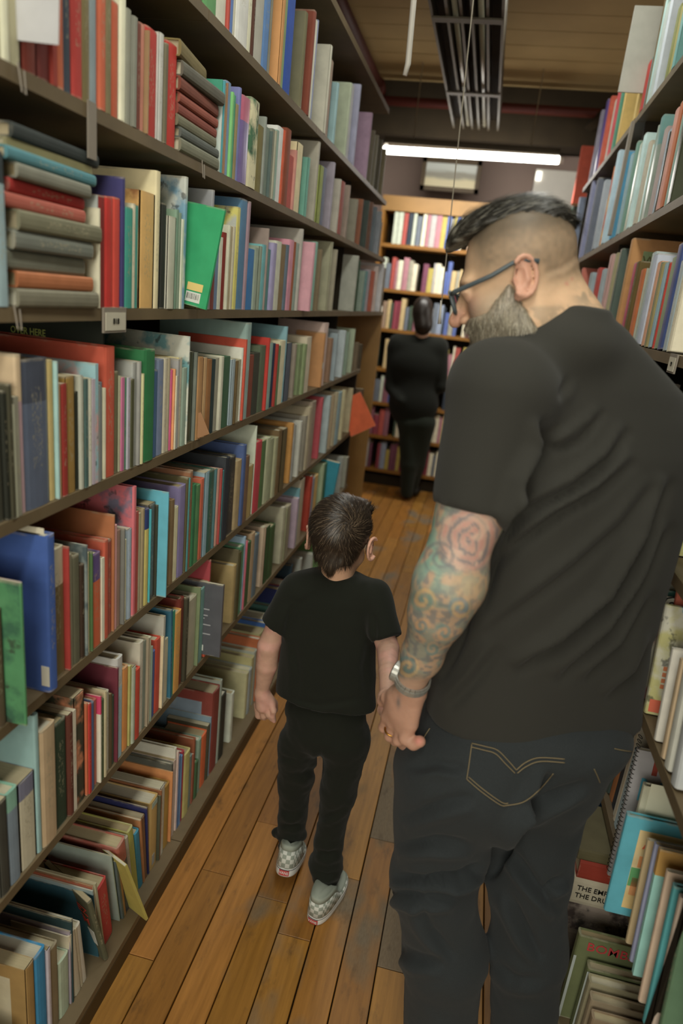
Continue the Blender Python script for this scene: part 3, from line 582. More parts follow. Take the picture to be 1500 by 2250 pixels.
def px_r(k, px, py, T, W, c, s=0, c2=None, n=None, dx=0, lean=-12, gloss=False, H=None):
    """right hand book given by the far upper corner of its spine"""
    P = PXs(px, py, RX+dx); th = math.radians(-lean); h = H or (P[2]-RZ[k])/math.cos(th)
    h = max(.12, h-T*math.sin(th)); Yb = P[1]-h*math.sin(th)
    spec(k, T, h, W, c, (RX+dx, Yb-T/2, RZ[k]+.0012+T/2*math.sin(th)), (th, 0, PI), s, c2, n, 'stand', gloss, T > .012)
px_r('R4', 1474, 1085, .035, .22, 'bdbd76', dx=0, lean=-4)
stand_r('R4', 1.46, .02, .25, .2, '4a5a48'); stand_r('R4', 1.25, .02, .22, .17, '8a7a60'); stand_r('R4', 1.22, .02, .24, .18, '3a4a50')
px_r('R5', 1434, 1290, .008, .20, '2a5a54'); px_r('R5', 1442, 1304, .012, .19, 'a8a898', 2, '9c6468', 'curl')
px_r('R5', 1487, 1283, .014, .2, 'b0553c', dx=.03, H=.235); px_r('R5', 1457, 1322, .018, .2, 'b4b2a4', 2, 'a8a468', 'leaf')
px_r('R5', 1474, 1418, .016, .17, 'b8b4ac', 0, 'b07a6c', 'redbird'); px_r('R5', 1492, 1440, .02, .19, 'b09878'); stand_r('R5', 1.115, .03, .20, .18, 'b4b4ac', dx=.0, lean=-12); stand_r('R5', 1.07, .03, .21, .18, 'a0a4a8', lean=-12)
px_r('R6', 1398, 1640, .012, .25, '8c8a90', 0, None, 'spiral', lean=-5, dx=.022); px_r('R6', 1411, 1716, .016, .2, 'b4b29c', 0, None, 'pad', lean=-5, dx=.03); 
px_r('R6', 1375, 1780, .014, .21, '3f96ac', 3, 'c0a468', 'tealA', lean=-5)
for (x, y, T, W, c, s_, c2, n) in ((1420, 1838, .012, .16, 'a08c68', 0, None, None), (1436, 1846, .012, .155, '7f84a4', 0, None, None), (1447, 1858, .010, .15, '7cb0ac', 1, 'a07830', None), (1462, 1905, .012, .14, 'b09884', 0, None, None),
        (1476, 1935, .014, .14, '3a8c94', 0, None, 'orangedot'), (1490, 1960, .014, .14, 'a8978a', 0, None, None), (1502, 1990, .016, .14, '4c6a50', 0, None, None)):
    px_r('R6', x, y, T, W, c, s_, c2, n, dx=.03, lean=-10)
stand_r('R7', 1.318, .022, .25, .175, '5c6440', n='bomb')
for i, (Y1, H) in enumerate(((1.285, .20), (1.255, .195), (1.22, .187), (1.185, .178), (1.15, .17), (1.11, .16))):
    stand_r('R7', Y1, .024, H, .165, ('5c6440', '8c8468', '8c7c64', '847058', '8c9484', '6c5a3c')[i], n=('bombtwo', None, None, None, None, None)[i], dx=.025)
# pile of thick volumes lying under the sixth shelf, long edges towards the camera
z = RZ['R7']+.001
for i, (T, c, n) in enumerate(((.085, '3a342c', None), (.07, '4a4036', None), (.078, '7c7068', 'photo'), (.075, 'a8a08c', 'empr'), (.052, '8c2a16', None), (.03, '5a5438', None))):
    spec('R7', T, .24, .17, c, (RX-.012+.006*math.sin(i*2), 1.40, z+T/2), (-PI/2, 0, PI/2*3), 2 if n == 'photo' else 0, '3c3230' if n == 'photo' else None, n, 'flatY', False, True)
    z += T*.96+.003
# far pine bookcase
rb = random.Random(21)
PAL = ['6a3a50', 'b8b8a0', 'a8b0a0', 'c4c0a8', '7a4a58', '8c8878', '9c6874', '7f3040', '4a5c98', 'c0b8a0', '5c6470', 'b09868', '9c4038', '7c88a0', '3a4a3c', 'a09038', '989494', '88705c', '2c3440', 'c4bcb0']
for zi, z in enumerate(BZ):
    x = BCX0+.03
    while x < (.30 if z > 1 else .2):
        if -.05 < (x-.55) < .03: x += .06; continue
        T = rb.uniform(.018, .05); H = rb.uniform(.18, .27) if zi != 6 else rb.uniform(.22, .29)
        if rb.random() < .08: x += .05
        spec('B', T, min(H, .27), .16, rb.choice(PAL), (x+T/2, BY+.02, z+.001), (0, 0, -PI/2), 0)
        x += T+.001
# rows hidden behind the man or just outside the frame carry on as part of the far rows
rf = random.Random(33); n_named = len(BOOKS)
ALLC = [b_['c'] for b_ in BOOKS]
for k in RZ:
    mine = [(b_['loc'][1]-.05, b_['loc'][1]+.05) for b_ in BOOKS if b_['row'] == k]
    lo_, hi_ = min(m_[0] for m_ in mine), max(m_[1] for m_ in mine)
    for y0, y1 in ((.12, min(.93, lo_-.03)), (hi_+.03, 2.97), (3.03, 4.56)):
        y = max(y0, hi_+.03) if y0 > 1 else y0
        while y < y1:
            T = rf.uniform(.008, .04); H = rf.uniform(.18, min(.28, RTOP[k]-RZ[k]-.02)); dx = .06 if k == 'R6' else .008
            if y+T < y1: spec(k, T, H, min(.2, H*.72), rf.choice(ALLC), (RX+dx+rf.uniform(0, .012), y+T/2, RZ[k]+.001), (0, 0, PI))
            y += T+.001
for z in BZ:
    x = .60
    while x < 1.24:
        T = rf.uniform(.018, .05); spec('B', T, rf.uniform(.18, .26), .16, rf.choice(PAL), (x+T/2, BY+.02, z+.001), (0, 0, -PI/2)); x += T+.001
# ---------------------------------------------------------------- build
def cover_geo(T, H, W, hc):
    b = min(.0026, T*.22) if hc else min(.0009, T*.2); e = .0035 if hc else 0
    h = T/2
    if T > .011: arc = [(-.0035, -h), (-.0008, -h*.72), (0, -h*.3), (0, h*.3), (-.0008, h*.72), (-.0035, h)]
    else: arc = [(0, -h), (0, h)]
    P = [(-W, -h)] + arc + [(-W, h), (-W, h-b), (-b*2.2, h-b), (-b*2.2, -h+b), (-W, -h+b)]
    n = len(P)
    V = [(x, y, 0) for x, y in P] + [(x, y, H) for x, y in P]
    F = [[i, (i+1) % n, n+(i+1) % n, n+i] for i in range(n)]
    # caps as three strips: both boards and the spine
    na = len(arc); i0 = 0; ia = 1; ib = na; io = na+1
    c = [[io, io+1, io+2, ib], [ib, io+2, io+3, ia], [ia, io+3, io+4, i0]]
    if na > 2: c.insert(0, list(range(ia, ib+1)))
    for f in c: F.append(f[::-1]); F.append([q+n for q in f])
    return V, F, b, e
def pages_geo(T, H, W, b, e):
    x0, x1, y, z0, z1 = -W+e+.0004, -b*2.2, T/2-b, e+.0003, H-e-.0003
    if e:  # rounded back
        pass
    V = [(x0,-y,z0),(x1,-y,z0),(x1,y,z0),(x0,y,z0),(x0,-y,z1),(x1,-y,z1),(x1,y,z1),(x0,y,z1)]
    return V, [[0,3,2,1],[4,5,6,7],[0,1,5,4],[1,2,6,5],[2,3,7,6],[3,0,4,7]]
PCOL = ['c9bd9c', 'd2caae', 'b8a988', 'c4b48c', 'd6d0bc', 'ae9c74']
def shown_size(s):
    p = Matrix.Translation(Vector(s['loc'])) @ Euler(s['rot']).to_matrix().to_4x4()
    xs, ys = [], []
    for c in ((0, -s['T']/2, 0), (0, s['T']/2, 0), (0, -s['T']/2, s['H']), (0, s['T']/2, s['H']), (-s['W']*.35, -s['T']/2, s['H'])):
        q = proj(p @ Vector(c)); xs.append(q[0]); ys.append(q[1])
    cx, cy = sum(xs)/5, sum(ys)/5
    if not (-30 < max(xs) and min(xs) < 1530 and -60 < max(ys) and min(ys) < 2300): return 0
    if 960 < cx < 1400 and cy > 700 and s['n'] is None: return 1
    return (max(xs)-min(xs)) * (max(ys)-min(ys))
order = sorted(range(n_named), key=lambda i: -shown_size(BOOKS[i])-(1e7 if BOOKS[i]['n'] else 0))
KEEP = set(order[:300])
bynorm = {}
for i, s in enumerate(BOOKS[:n_named]): bynorm.setdefault(s['row'], []).append(i)
ORD = ['', 'second ', 'third ', 'fourth ', 'fifth ', 'sixth ', 'seventh ', 'eighth ', 'ninth ', 'tenth ', 'eleventh ', 'twelfth ']
for r_, ids in bynorm.items():
    for a, i in enumerate(ids):
        s = BOOKS[i]; nm = cname(s['c']); thin = s['T']
        sz = 'thin' if thin < .009 else 'thick' if thin > .028 else ('tall' if s['H'] > .25 else '')
        pv = cname(BOOKS[ids[a-1]]['c']) if a else None; nx = cname(BOOKS[ids[a+1]]['c']) if a+1 < len(ids) else None
        if s['mode'] == 'flat': core = '%s book lying flat' % nm
        else: core = ('%s %s book' % (sz, nm)).strip()
        if pv and nx: nb = ' between %s and %s' % (pv, nx) if pv != nx else ' between two %s ones' % pv
        else: nb = ' at the end of the row'
        s['label'] = ' '.join((core+nb+', '+RN[r_]).split())
NL = {'star': 'orange yellow picture book with a brown star, eye level row of the left case', 'over': 'black board book whose cover reads OVER HERE, behind the orange red cover',
      'boxlabel': 'tan box file with a small white label, left case, fourth row', 'barcode': 'shiny green thin book tilted out of its row with yellow and barcode stickers',
      'bluelabel': 'big plain blue book jutting out at the left edge of the photo', 'facecat': 'orange paperback tilted out of the far end of the fifth left row',
      'blurb': 'dark grey book with pale blurb print and white sticker, left case, sixth row', 'redlet': 'warped olive paperback with red lettering and white patch, bottom left row',
      'greylabel': 'thick ochre book with a grey label at its foot, bottom left row', 'weir': 'tall brown and green picture book right of the man, third right row',
      'blue': 'navy picture book with a cream drawing at the right edge, third right row', 'curl': 'grey and pink book with dark curls beside the shirt, right case, fifth row',
      'leaf': 'white picture book with blue lettering and yellow leaves, right case, fifth row', 'redbird': 'narrow white book with red sketches, right case, fifth row',
      'spiral': 'spiral bound grey book with red and blue letters behind the jeans, right case', 'pad': 'cream thick pad of paper between spiral book and teal cover',
      'tealA': 'large teal bordered picture book with an orange letter A', 'orangedot': 'teal book with an orange dot at the lower right edge',
      'bomb': 'green paperback titled BOMB in red, right case, bottom row', 'bombtwo': 'second green paperback just in front of the BOMB paperback',
      'photo': 'thick volume with grainy brown photo on its jacket, in the pile by the jeans', 'empr': 'thick pale volume printed THE EMPR THE DRUM in the pile by the jeans'}
# the black OVER HERE board book stands behind the big orange red cover
i_or = [i for i in bynorm['L4'] if BOOKS[i]['c'] == 'b4462c'][0]
so = BOOKS[i_or]
BOOKS.append(dict(row='L4', T=.005, H=.279, W=.31, c='20241c', s=0, c2='20241c', loc=(LX-.03, so['loc'][1]+so['T']/2+.0042, LZ['L4']+.001), rot=(0, 0, 0), n='over', mode='stand', gloss=False, hc=False, label=''))
KEEP.add(len(BOOKS)-1)
seen = {}
for i, s in enumerate(BOOKS):
    if s['n'] in NL: s['label'] = NL[s['n']]
    if i in KEEP: seen.setdefault(s['label'], []).append(i)
for lb, ids in list(seen.items()):
    if len(ids) > 1:
        for n_, i in enumerate(ids):
            if n_ == 0: w_ = 'nearest '
            else: w_ = ORD[min(n_, 11)]+'nearest '
            BOOKS[i]['label'] = w_+lb
PFL = {}
SV, SF, SC = [], [], []
BOBJ = {}
for i, s in enumerate(BOOKS):
    V, F, b, e = cover_geo(s['T'], s['H'], s['W'], s['hc'])
    loc = Vector(s['loc'])
    if s['mode'] == 'flat': Mx = Matrix.Translation(loc) @ Euler((0, 0, s['rot'][2])).to_matrix().to_4x4() @ Euler((-PI/2, 0, 0)).to_matrix().to_4x4()
    elif s['mode'] == 'flatY': Mx = Matrix.Translation(loc) @ Euler((0, 0, -PI/2)).to_matrix().to_4x4() @ Euler((-PI/2, 0, 0)).to_matrix().to_4x4() @ Matrix.Translation((0, 0, 0))
    else: Mx = Matrix.Translation(loc) @ Euler(s['rot']).to_matrix().to_4x4()
    s['M'] = Mx
    pc_ = rgb(PCOL[i % len(PCOL)], 1.05)
    PV, PF = pages_geo(s['T'], s['H'], s['W'], b, e)
    if i not in KEEP:
        for VV, FF, cc in ((V, F, rgb(s['c'], GAIN)), (PV, PF, pc_)):
            n0 = len(SV); SV += [tuple(Mx @ Vector(v)) for v in VV]; SF += [[q+n0 for q in f] for f in FF]; SC += [cc]*len(FF)
        continue
    o = mesh_obj('book', V, F, BM[(s['s'], .34 if s['gloss'] else .72)], color=rgb(s['c'], GAIN))
    o.matrix_world = Mx
    c2 = rgb(s['c2'], GAIN); o['second'] = [float(c2[0]), float(c2[1]), float(c2[2])]
    tag(o, s['label'], 'book', 'books in the '+RN[s['row']])
    pm = bpy.data.meshes.new('pages'); pm.from_pydata(PV, [], PF); pm.materials.append(M_PAGES)
    po = bpy.data.objects.new('pages', pm); col.objects.link(po); po.parent = o; po.color = (*pc_, 1)
    BOBJ[i] = o; s['obj'] = o
so_ = mesh_obj('book_rows', SV, SF, M_STUFF); ca = so_.data.color_attributes.new('Col', 'FLOAT_COLOR', 'CORNER')
buf = []
for f, c in zip(SF, SC): buf += [*c, 1]*len(f)
ca.data.foreach_set('color', buf)
tag(so_, 'many small out of focus books filling the far ends of the shelves', 'books', kind='stuff')
def named(n):
    for s in BOOKS:
        if s['n'] == n and 'obj' in s: return s
def sticker(n, x0, x1, z0, z1, hexc, name='sticker', side=-1):
    """flat print on a cover of a named book: side -1 faces the book's -y board, side 0 the spine (x0..x1 are then y)"""
    s = named(n); 
    if s is None: return
    o = s['obj']; h = s['T']/2
    if side == 0: V = [(.0006, x0, z0), (.0006, x1, z0), (.0006, x1, z1), (.0006, x0, z1)]; d = (-.0005, 0, 0)
    else:
        yy = side*(h+.0007); V = [(x0, yy, z0), (x1, yy, z0), (x1, yy, z1), (x0, yy, z1)]; d = (0, -side*.0006, 0)
    V2 = [tuple(np.array(v)+np.array(d)) for v in V]
    m = bpy.data.meshes.new(name); m.from_pydata(V+V2, [], [[0,1,2,3],[7,6,5,4],[0,4,5,1],[1,5,6,2],[2,6,7,3],[3,7,4,0]]); m.materials.append(M_OBJ)
    q = bpy.data.objects.new(name, m); col.objects.link(q); q.parent = o; q.color = (*rgb(hexc, GAIN), 1); return q
def inked(n, body, x, z, size, hexc, side=-1, name='lettering', rz=0, bold=True, sx=1.0):
    s = named(n)
    if s is None: return
    o = s['obj']; h = s['T']/2
    # text plane: X right, Y up -> place on board
    if side in (-1, 1):
        base = Matrix.Translation((x, side*(h+.0012), z)) @ Matrix.Rotation(0 if side < 0 else PI, 4, 'Z') @ Matrix.Rotation(PI/2, 4, 'X') @ Matrix.Rotation(rz, 4, 'Z')
    else: base = Matrix.Translation((.0008, x, z)) @ Matrix.Rotation(PI/2, 4, 'Z') @ Matrix.Rotation(PI/2, 4, 'X') @ Matrix.Rotation(rz, 4, 'Z')
    t = text_obj(name, body, size, M_OBJ, base, None, bold, .0002, sx); t.parent = o; t.color = (*rgb(hexc, GAIN), 1); return t
sticker('star', -.075, -.012, .03, .05, 'c8c8c0', 'sticker'); sticker('star', -.05, -.02, .055, .075, '3f8ab0', 'sticker')
s_ = named('star')
if s_:
    cxs, czs = -.075, s_['H']*.55; V = []
    for k in range(10):
        rr_ = .028 if k % 2 == 0 else .012; a = PI/2+k*PI/5; V.append((cxs+rr_*math.cos(a), -s_['T']/2-.0008, czs+rr_*math.sin(a)))
    m = bpy.data.meshes.new('star'); m.from_pydata(V, [], [list(range(10))]); m.materials.append(M_OBJ); q = bpy.data.objects.new('printed_star', m); col.objects.link(q); q.parent = s_['obj']; q.color = (*rgb('7a3c1c'), 1)
sticker('barcode', -.055, -.016, .032, .048, 'c4a858'); sticker('barcode', -.055, -.018, .008, .029, 'b8b8b0', 'barcode_label')
for k in range(9): sticker('barcode', -.052+k*.0036, -.052+k*.0036+(.0012 if k % 3 else .002), .014, .026, '30302c', 'bar')
sticker('bluelabel', -.19, -.004, .289, .299, 'b8b098', 'label_strip'); sticker('bluelabel', -.016, -.001, .012, .05, 'b4b0a0', 'torn_patch')
inked('over', 'OVER HERE', -.150, .2435, .0175, '98a040', sx=.80)
sticker('boxlabel', -.007, .007, .075, .10, 'b0b0a4', 'label', 0)
for k in range(10): sticker('blurb', -.115, -.115+.085*(.7+.3*math.sin(k*2.3)), .150-k*.0095, .1535-k*.0095, '8c8c90', 'print_line')
sticker('blurb', -.10, -.05, .012, .030, 'b8b8b0', 'white_label')
for k in range(2): inked('redlet', ('YEZ', 'TIM')[k], -.045, .165-k*.035, .034, 'b4321c')
sticker('redlet', -.045, -.012, .05, .10, 'a8a8a0', 'white_patch')
sticker('greylabel', -.008, .006, .012, .045, '8c8c88', 'label', 0); sticker('greylabel', -.015, .015, .205, .222, '8c9c90', 'band', 0)
inked('facecat', 'ﬂ', -.06, .06, .05, '4a4a40') if False else None
sticker('weir', -.19, -.02, .225, .29, 'b0865a', 'title_panel'); inked('weir', 'WEIR', -.09, .255, .042, '5c5c34', side=1)
inked('blue', 'The', -.05, .245, .03, 'b09880', side=1)
sticker('blue', -.2, -.02, .02, .22, 'b8947c', 'drawing', 1); sticker('blue', -.1, -.03, .02, .06, '4a5c8c', 'blue_shape', 1)
inked('leaf', 'thy', -.045, .215, .024, '5c9cac', side=1); sticker('leaf', -.04, -.005, .005, .03, 'c05434', 'orange_patch', 1)
for k in range(4): sticker('leaf', -.03-.004*k, -.018, .09-k*.012, .098-k*.012, 'b46434', 'leaf_mark', 1)
sticker('leaf', -.085, -.05, .155, .195, '5c8c80', 'green_patch', 1)
for k in range(5): sticker('redbird', -.06+.004*k, -.045+.006*k, .17-k*.026, .186-k*.026, 'a86058' if k < 3 else 'b4542c', 'sketch_mark', 1)
s_ = named('curl')
if s_:
    for cx_, cz_, r_ in ((-.03, .20, .018), (-.045, .165, .014), (-.03, .14, .01)):
        pts = [(cx_+r_*(1-t/14)*math.cos(t*.75), s_['T']/2+.0015, cz_+r_*(1-t/14)*math.sin(t*.75)) for t in range(12)]
        q = MB().tube(pts, .0016, 5).build('printed_curl', M_OBJ); q.parent = s_['obj']; q.color = (*rgb('2c2c28'), 1)
inked('spiral', 'm', -.07, .285, .10, '7c2c1c', side=1); inked('spiral', 'M', -.045, .215, .075, '3a8ca4', side=1)
sticker('spiral', -.09, -.012, .03, .13, '7c4c34', 'picture', 1); sticker('spiral', -.04, -.02, .08, .12, 'b06c98', 'pink_patch', 1)
s_ = named('spiral')
if s_:
    mb = MB()
    for k in range(32):
        z_ = .012+k*.0103; mb.tube([(.004*math.cos(a)-.001, (s_['T']/2+.002)*math.sin(a), z_+.0015*math.cos(a)) for a in np.linspace(0, 2*PI, 9)[:-1]], .0008, 4, True)
    q = mb.build('wire_spiral', M_INK); q.parent = s_['obj']; q['kind'] = 'stuff'
sticker('pad', -.19, -.012, .10, .275, 'c4c2a8', 'top_sheet', 1)
inked('tealA', 'A', -.052, .168, .034, 'c4542c', side=1)
sticker('tealA', -.06, -.04, .115, .14, 'c07c40', 'print_patch', 1); sticker('tealA', -.066, -.03, .07, .112, '4a8c54', 'leafy_patch', 1); sticker('tealA', -.056, -.036, .05, .09, 'b87c44', 'animal_print', 1)
sticker('orangedot', -.03, -.012, .13, .15, 'd0603c', 'orange_dot', 1)
inked('bomb', 'BOMBS', -.074, .223, .033, 'a8282c', side=1); inked('bombtwo', 'B', -.022, .172, .034, 'a8284c', side=1)
for n_ in ('bomb', 'bombtwo'): sticker(n_, -.006, .0, .0, .19, '98a09c', 'worn_edge', 1)
def front_text(n, body, x, z, size, hexc):
    s = named(n)
    if s is None: return
    L = s['loc']; M_ = Matrix.Translation((L[0]+x, L[1]-.0015, L[2]+z)) @ Matrix.Rotation(PI/2, 4, 'X')
    t = text_obj('lettering', body, size, M_OBJ, M_, None, True, .0003, .95); t.color = (*rgb(hexc), 1)
    t.parent = s['obj']; t.matrix_parent_inverse = s['M'].inverted()
front_text('empr', 'THE EMPR', .055, .012, .019, '2c2a24'); front_text('empr', 'THE DRUM', .058, -.010, .019, '2c2a24')
# torn flap, label holders, tapes and tags on the shelf edges
ft = MB().box((-.0012, -.015, -.001), (0, .015, .055), Matrix.Translation(PXs(447, 957, LX+.014)) @ Euler((math.radians(24), math.radians(0), math.radians(-62))).to_matrix().to_4x4()).build('torn_spine_strip', simple('torn_card', 'a8784c', .8))
tag(ft, 'torn brown spine strip hanging off a book, left case, fourth row', 'strip')
def holder(px, py, X, z, ln, label, txt, side):
    t = empty('label_holder', (X, 0, z)); P = PXs(px, py, X); y0 = P[1]; tag(t, label, 'label holder')
    MB().box((X, y0, z-.040), (X+side*.004, y0+ln, z+.002)).build('frame', M_TAPE, t)
    MB().box((X+side*.004, y0+.004, z-.036), (X+side*.005, y0+ln-.004, z-.006)).build('paper', M_LABEL, t)
    Mx = Matrix.Translation((X+side*.0056, y0+ln/2, z-.021)) @ Matrix.Rotation(side*PI/2, 4, 'Z') @ Matrix.Rotation(PI/2, 4, 'X')
    text_obj('lettering', txt, .014, M_INK, Mx, t)
holder(224, 690, LX+.002, LZ['L3'], .075, 'grey label holder clipped on the eye level left shelf edge', '818', 1)
holder(1490, 790, RX-.002, RZ['R3'], .06, 'pale label holder clipped on the third right shelf edge', '19', -1)
P = PXs(203, 255, LX+.003)
tp = MB().box((LX+.001, P[1]-.012, LZ['L2']-.075), (LX+.003, P[1]+.012, LZ['L2']+.004), None).build('tape_strip', M_TAPE)
tag(tp, 'grey tape strip hanging down from the second left shelf edge', 'tape')
for k_, (px, py, kk) in enumerate(((443, 372, 'L2'), (40, 165, 'L2'), (30, 660, 'L3'))):
    P = PXs(px, py, LX+.004)
    cl_ = MB().tube([(LX+.004, P[1], LZ[kk]+.004), (LX+.006, P[1]+.004, LZ[kk]-.028), (LX+.006, P[1]+.012, LZ[kk]-.030), (LX+.004, P[1]+.012, LZ[kk]-.002)], .0012, 6).build('wire_clip', M_TAPE)
    tag(cl_, ('thin wire clip on the second left shelf edge below the pile', 'thin wire clip on the second left shelf near the frame edge', 'thin wire clip on the eye level left shelf near the frame edge')[k_], 'clip')
# white sheets
P0 = PXs(40, 0, LX+.05)
ws = MB().box((-.12, 0, 0), (0, .0012, .21), Matrix.Translation((LX+.055, Y_of(120, LX+.05, LZ['L2']+.03), LZ['L2']+.028)) @ Euler((math.radians(2), math.radians(4), math.radians(-4))).to_matrix().to_4x4()).build('white_card', simple('white_card', 'c8c8cc', .6))
tag(ws, 'plain white card jutting out at the upper left corner', 'card')
Q = PXs(1392, 200, RX-.03)
wp = MB().box((0, 0, 0), (.16, .008, .275), Matrix.Translation((Q[0]-.055, Q[1], Q[2]-.005)) @ Euler((0, math.radians(0), 0)).to_matrix().to_4x4()).build('white_folder', simple('white_folder', 'b8b6aa', .7))
tag(wp, 'plain off-white folder standing out of the top right shelf', 'folder')
# ================================================================ BODIES: distance fields meshed on a grid
class Vox:
    def __init__(s, lo, hi, h):
        s.lo = np.array(lo, float); s.h = h
        n = np.ceil((np.array(hi)-s.lo)/h).astype(int)+1; s.n = n
        ax = [(s.lo[i]+h*np.arange(n[i])).astype(np.float32) for i in range(3)]
        s.X, s.Y, s.Z = np.meshgrid(*ax, indexing='ij', sparse=True)
        s.D = None
    def loc(s, M):      # coordinates in the frame whose world matrix is M
        Mi = np.array(M.inverted(), dtype=np.float32)
        return [Mi[i, 0]*s.X+Mi[i, 1]*s.Y+Mi[i, 2]*s.Z+Mi[i, 3] for i in range(3)]
    def cone(s, a, b, ra, rb, P=None):
        X, Y, Z = P or (s.X, s.Y, s.Z); a = np.array(a, float); b = np.array(b, float); d = b-a; L = float(d@d)+1e-9
        t = np.clip(((X-a[0])*d[0]+(Y-a[1])*d[1]+(Z-a[2])*d[2])/L, 0, 1)
        return np.sqrt((X-a[0]-t*d[0])**2+(Y-a[1]-t*d[1])**2+(Z-a[2]-t*d[2])**2)-(ra+(rb-ra)*t)
    def ell(s, c, r, P=None, M=None):
        X, Y, Z = P or (s.X, s.Y, s.Z)
        X, Y, Z = X-c[0], Y-c[1], Z-c[2]
        if M is not None:
            m = np.array(M.inverted() if hasattr(M, 'inverted') else M, dtype=np.float32)[:3, :3]
            X, Y, Z = (m[0, 0]*X+m[0, 1]*Y+m[0, 2]*Z, m[1, 0]*X+m[1, 1]*Y+m[1, 2]*Z, m[2, 0]*X+m[2, 1]*Y+m[2, 2]*Z)
        k0 = np.sqrt((X/r[0])**2+(Y/r[1])**2+(Z/r[2])**2); k1 = np.sqrt((X/r[0]**2)**2+(Y/r[1]**2)**2+(Z/r[2]**2)**2)+1e-6
        return k0*(k0-1)/k1
    def add(s, d, k=.01):
        if s.D is None: s.D = np.broadcast_to(d, s.n).astype(np.float32).copy(); return s
        s.D = smin(s.D, d, k); return s
    def cut(s, d, k=.004): s.D = -smin(-s.D, d, k); return s
    def mesh(s):
        D = s.D; D = D.copy()
        D[0], D[-1] = 1, 1; D[:, 0], D[:, -1] = 1, 1; D[:, :, 0], D[:, :, -1] = 1, 1
        I = D < 0; nx, ny, nz = D.shape
        c = np.zeros((nx-1, ny-1, nz-1), int)
        offs = [(a, b, d) for a in (0, 1) for b in (0, 1) for d in (0, 1)]
        for a, b, d in offs: c += I[a:nx-1+a, b:ny-1+b, d:nz-1+d]
        act = (c > 0) & (c < 8); idx = np.full(act.shape, -1, int); cells = np.argwhere(act); idx[act] = np.arange(len(cells))
        S = np.zeros((len(cells), 3)); K = np.zeros(len(cells))
        for ax in range(3):
            o1, o2 = [i for i in range(3) if i != ax]
            for u in (0, 1):
                for v in (0, 1):
                    p = cells.copy(); p[:, o1] += u; p[:, o2] += v; q = p.copy(); q[:, ax] += 1
                    dp = D[p[:, 0], p[:, 1], p[:, 2]]; dq = D[q[:, 0], q[:, 1], q[:, 2]]; m = (dp < 0) != (dq < 0)
                    t = np.where(m, dp/(dp-dq+1e-12), 0); w_ = p.astype(float); w_[:, ax] += t
                    S[m] += w_[m]; K[m] += 1
        V = s.lo + s.h*(S/K[:, None]); F = []
        for ax in range(3):
            o1, o2 = (ax+1) % 3, (ax+2) % 3
            sl = [slice(1, -1)]*3; sl[ax] = slice(0, -1)
            A = I[tuple(sl)]; sl2 = list(sl); sl2[ax] = slice(1, None); Bq = I[tuple(sl2)]
            e = np.argwhere(A != Bq)
            if not len(e): continue
            inside = A[e[:, 0], e[:, 1], e[:, 2]]
            e = e+1; e[:, ax] -= 1
            def cell(du, dv):
                q = e.copy(); q[:, o1] -= du; q[:, o2] -= dv; return idx[q[:, 0], q[:, 1], q[:, 2]]
            f = np.stack([cell(1, 1), cell(0, 1), cell(0, 0), cell(1, 0)], 1)
            f[~inside] = f[~inside][:, ::-1]; F.append(f)
        return V, np.concatenate(F)
def smin(a, b, k):
    if k <= 0: return np.minimum(a, b)
    h = np.clip(.5+.5*(b-a)/k, 0, 1); return b+(a-b)*h-k*h*(1-h)
def relax(V, F, n=2, lam=.5):
    E_ = np.concatenate([F[:, [0, 1]], F[:, [1, 2]], F[:, [2, 3]], F[:, [3, 0]]]); E_ = np.concatenate([E_, E_[:, ::-1]])
    cnt = np.bincount(E_[:, 0], minlength=len(V))[:, None]+1e-9
    for _ in range(n):
        A = np.stack([np.bincount(E_[:, 0], weights=V[E_[:, 1], i], minlength=len(V)) for i in range(3)], 1)/cnt
        V = V*(1-lam)+A*lam
    return V
def normals(V, F):
    n = np.cross(V[F[:, 2]]-V[F[:, 0]], V[F[:, 3]]-V[F[:, 1]]); Nn = np.zeros_like(V)
    for i in range(4):
        for a in range(3): Nn[:, a] += np.bincount(F[:, i], weights=n[:, a], minlength=len(V))
    return Nn/(np.linalg.norm(Nn, axis=1)[:, None]+1e-12)
def np_mesh(name, V, F, mat, parent=None, colors=None, origin=None):
    me = bpy.data.meshes.new(name); n = len(F)
    me.vertices.add(len(V)); me.vertices.foreach_set('co', V.astype(np.float32).ravel())
    me.loops.add(n*4); me.loops.foreach_set('vertex_index', F.astype(np.int32).ravel())
    me.polygons.add(n); me.polygons.foreach_set('loop_start', np.arange(0, n*4, 4, dtype=np.int32)); me.polygons.foreach_set('loop_total', np.full(n, 4, np.int32))
    me.polygons.foreach_set('use_smooth', np.ones(n, bool)); me.update(calc_edges=True); me.validate()
    if colors is not None:
        ca = me.color_attributes.new('Col', 'FLOAT_COLOR', 'POINT'); ca.data.foreach_set('color', np.concatenate([colors, np.ones((len(V), 1))], 1).astype(np.float32).ravel())
    me.materials.append(mat); o = bpy.data.objects.new(name, me); col.objects.link(o)
    if parent is not None: o.parent = parent; o.matrix_parent_inverse = parent_inv(parent)
    return o
def vnoise(P, sc, seed=0):       # smooth value noise, numpy
    r = np.random.RandomState(seed); T_ = r.rand(32, 32, 32); Q = P*sc+r.rand(3)*31; i = np.floor(Q).astype(int); f = Q-i; f = f*f*(3-2*f); out = 0
    for a in (0, 1):
        for b in (0, 1):
            for c in (0, 1):
                out = out + T_[(i[:, 0]+a) % 32, (i[:, 1]+b) % 32, (i[:, 2]+c) % 32]*np.where(a, f[:, 0], 1-f[:, 0])*np.where(b, f[:, 1], 1-f[:, 1])*np.where(c, f[:, 2], 1-f[:, 2])
    return out
def lerp(a, b, t): t = np.clip(t, 0, 1)[:, None]; return a*(1-t)+b*t
def sm(x, a, b): t = np.clip((x-a)/(b-a), 0, 1); return t*t*(3-2*t)
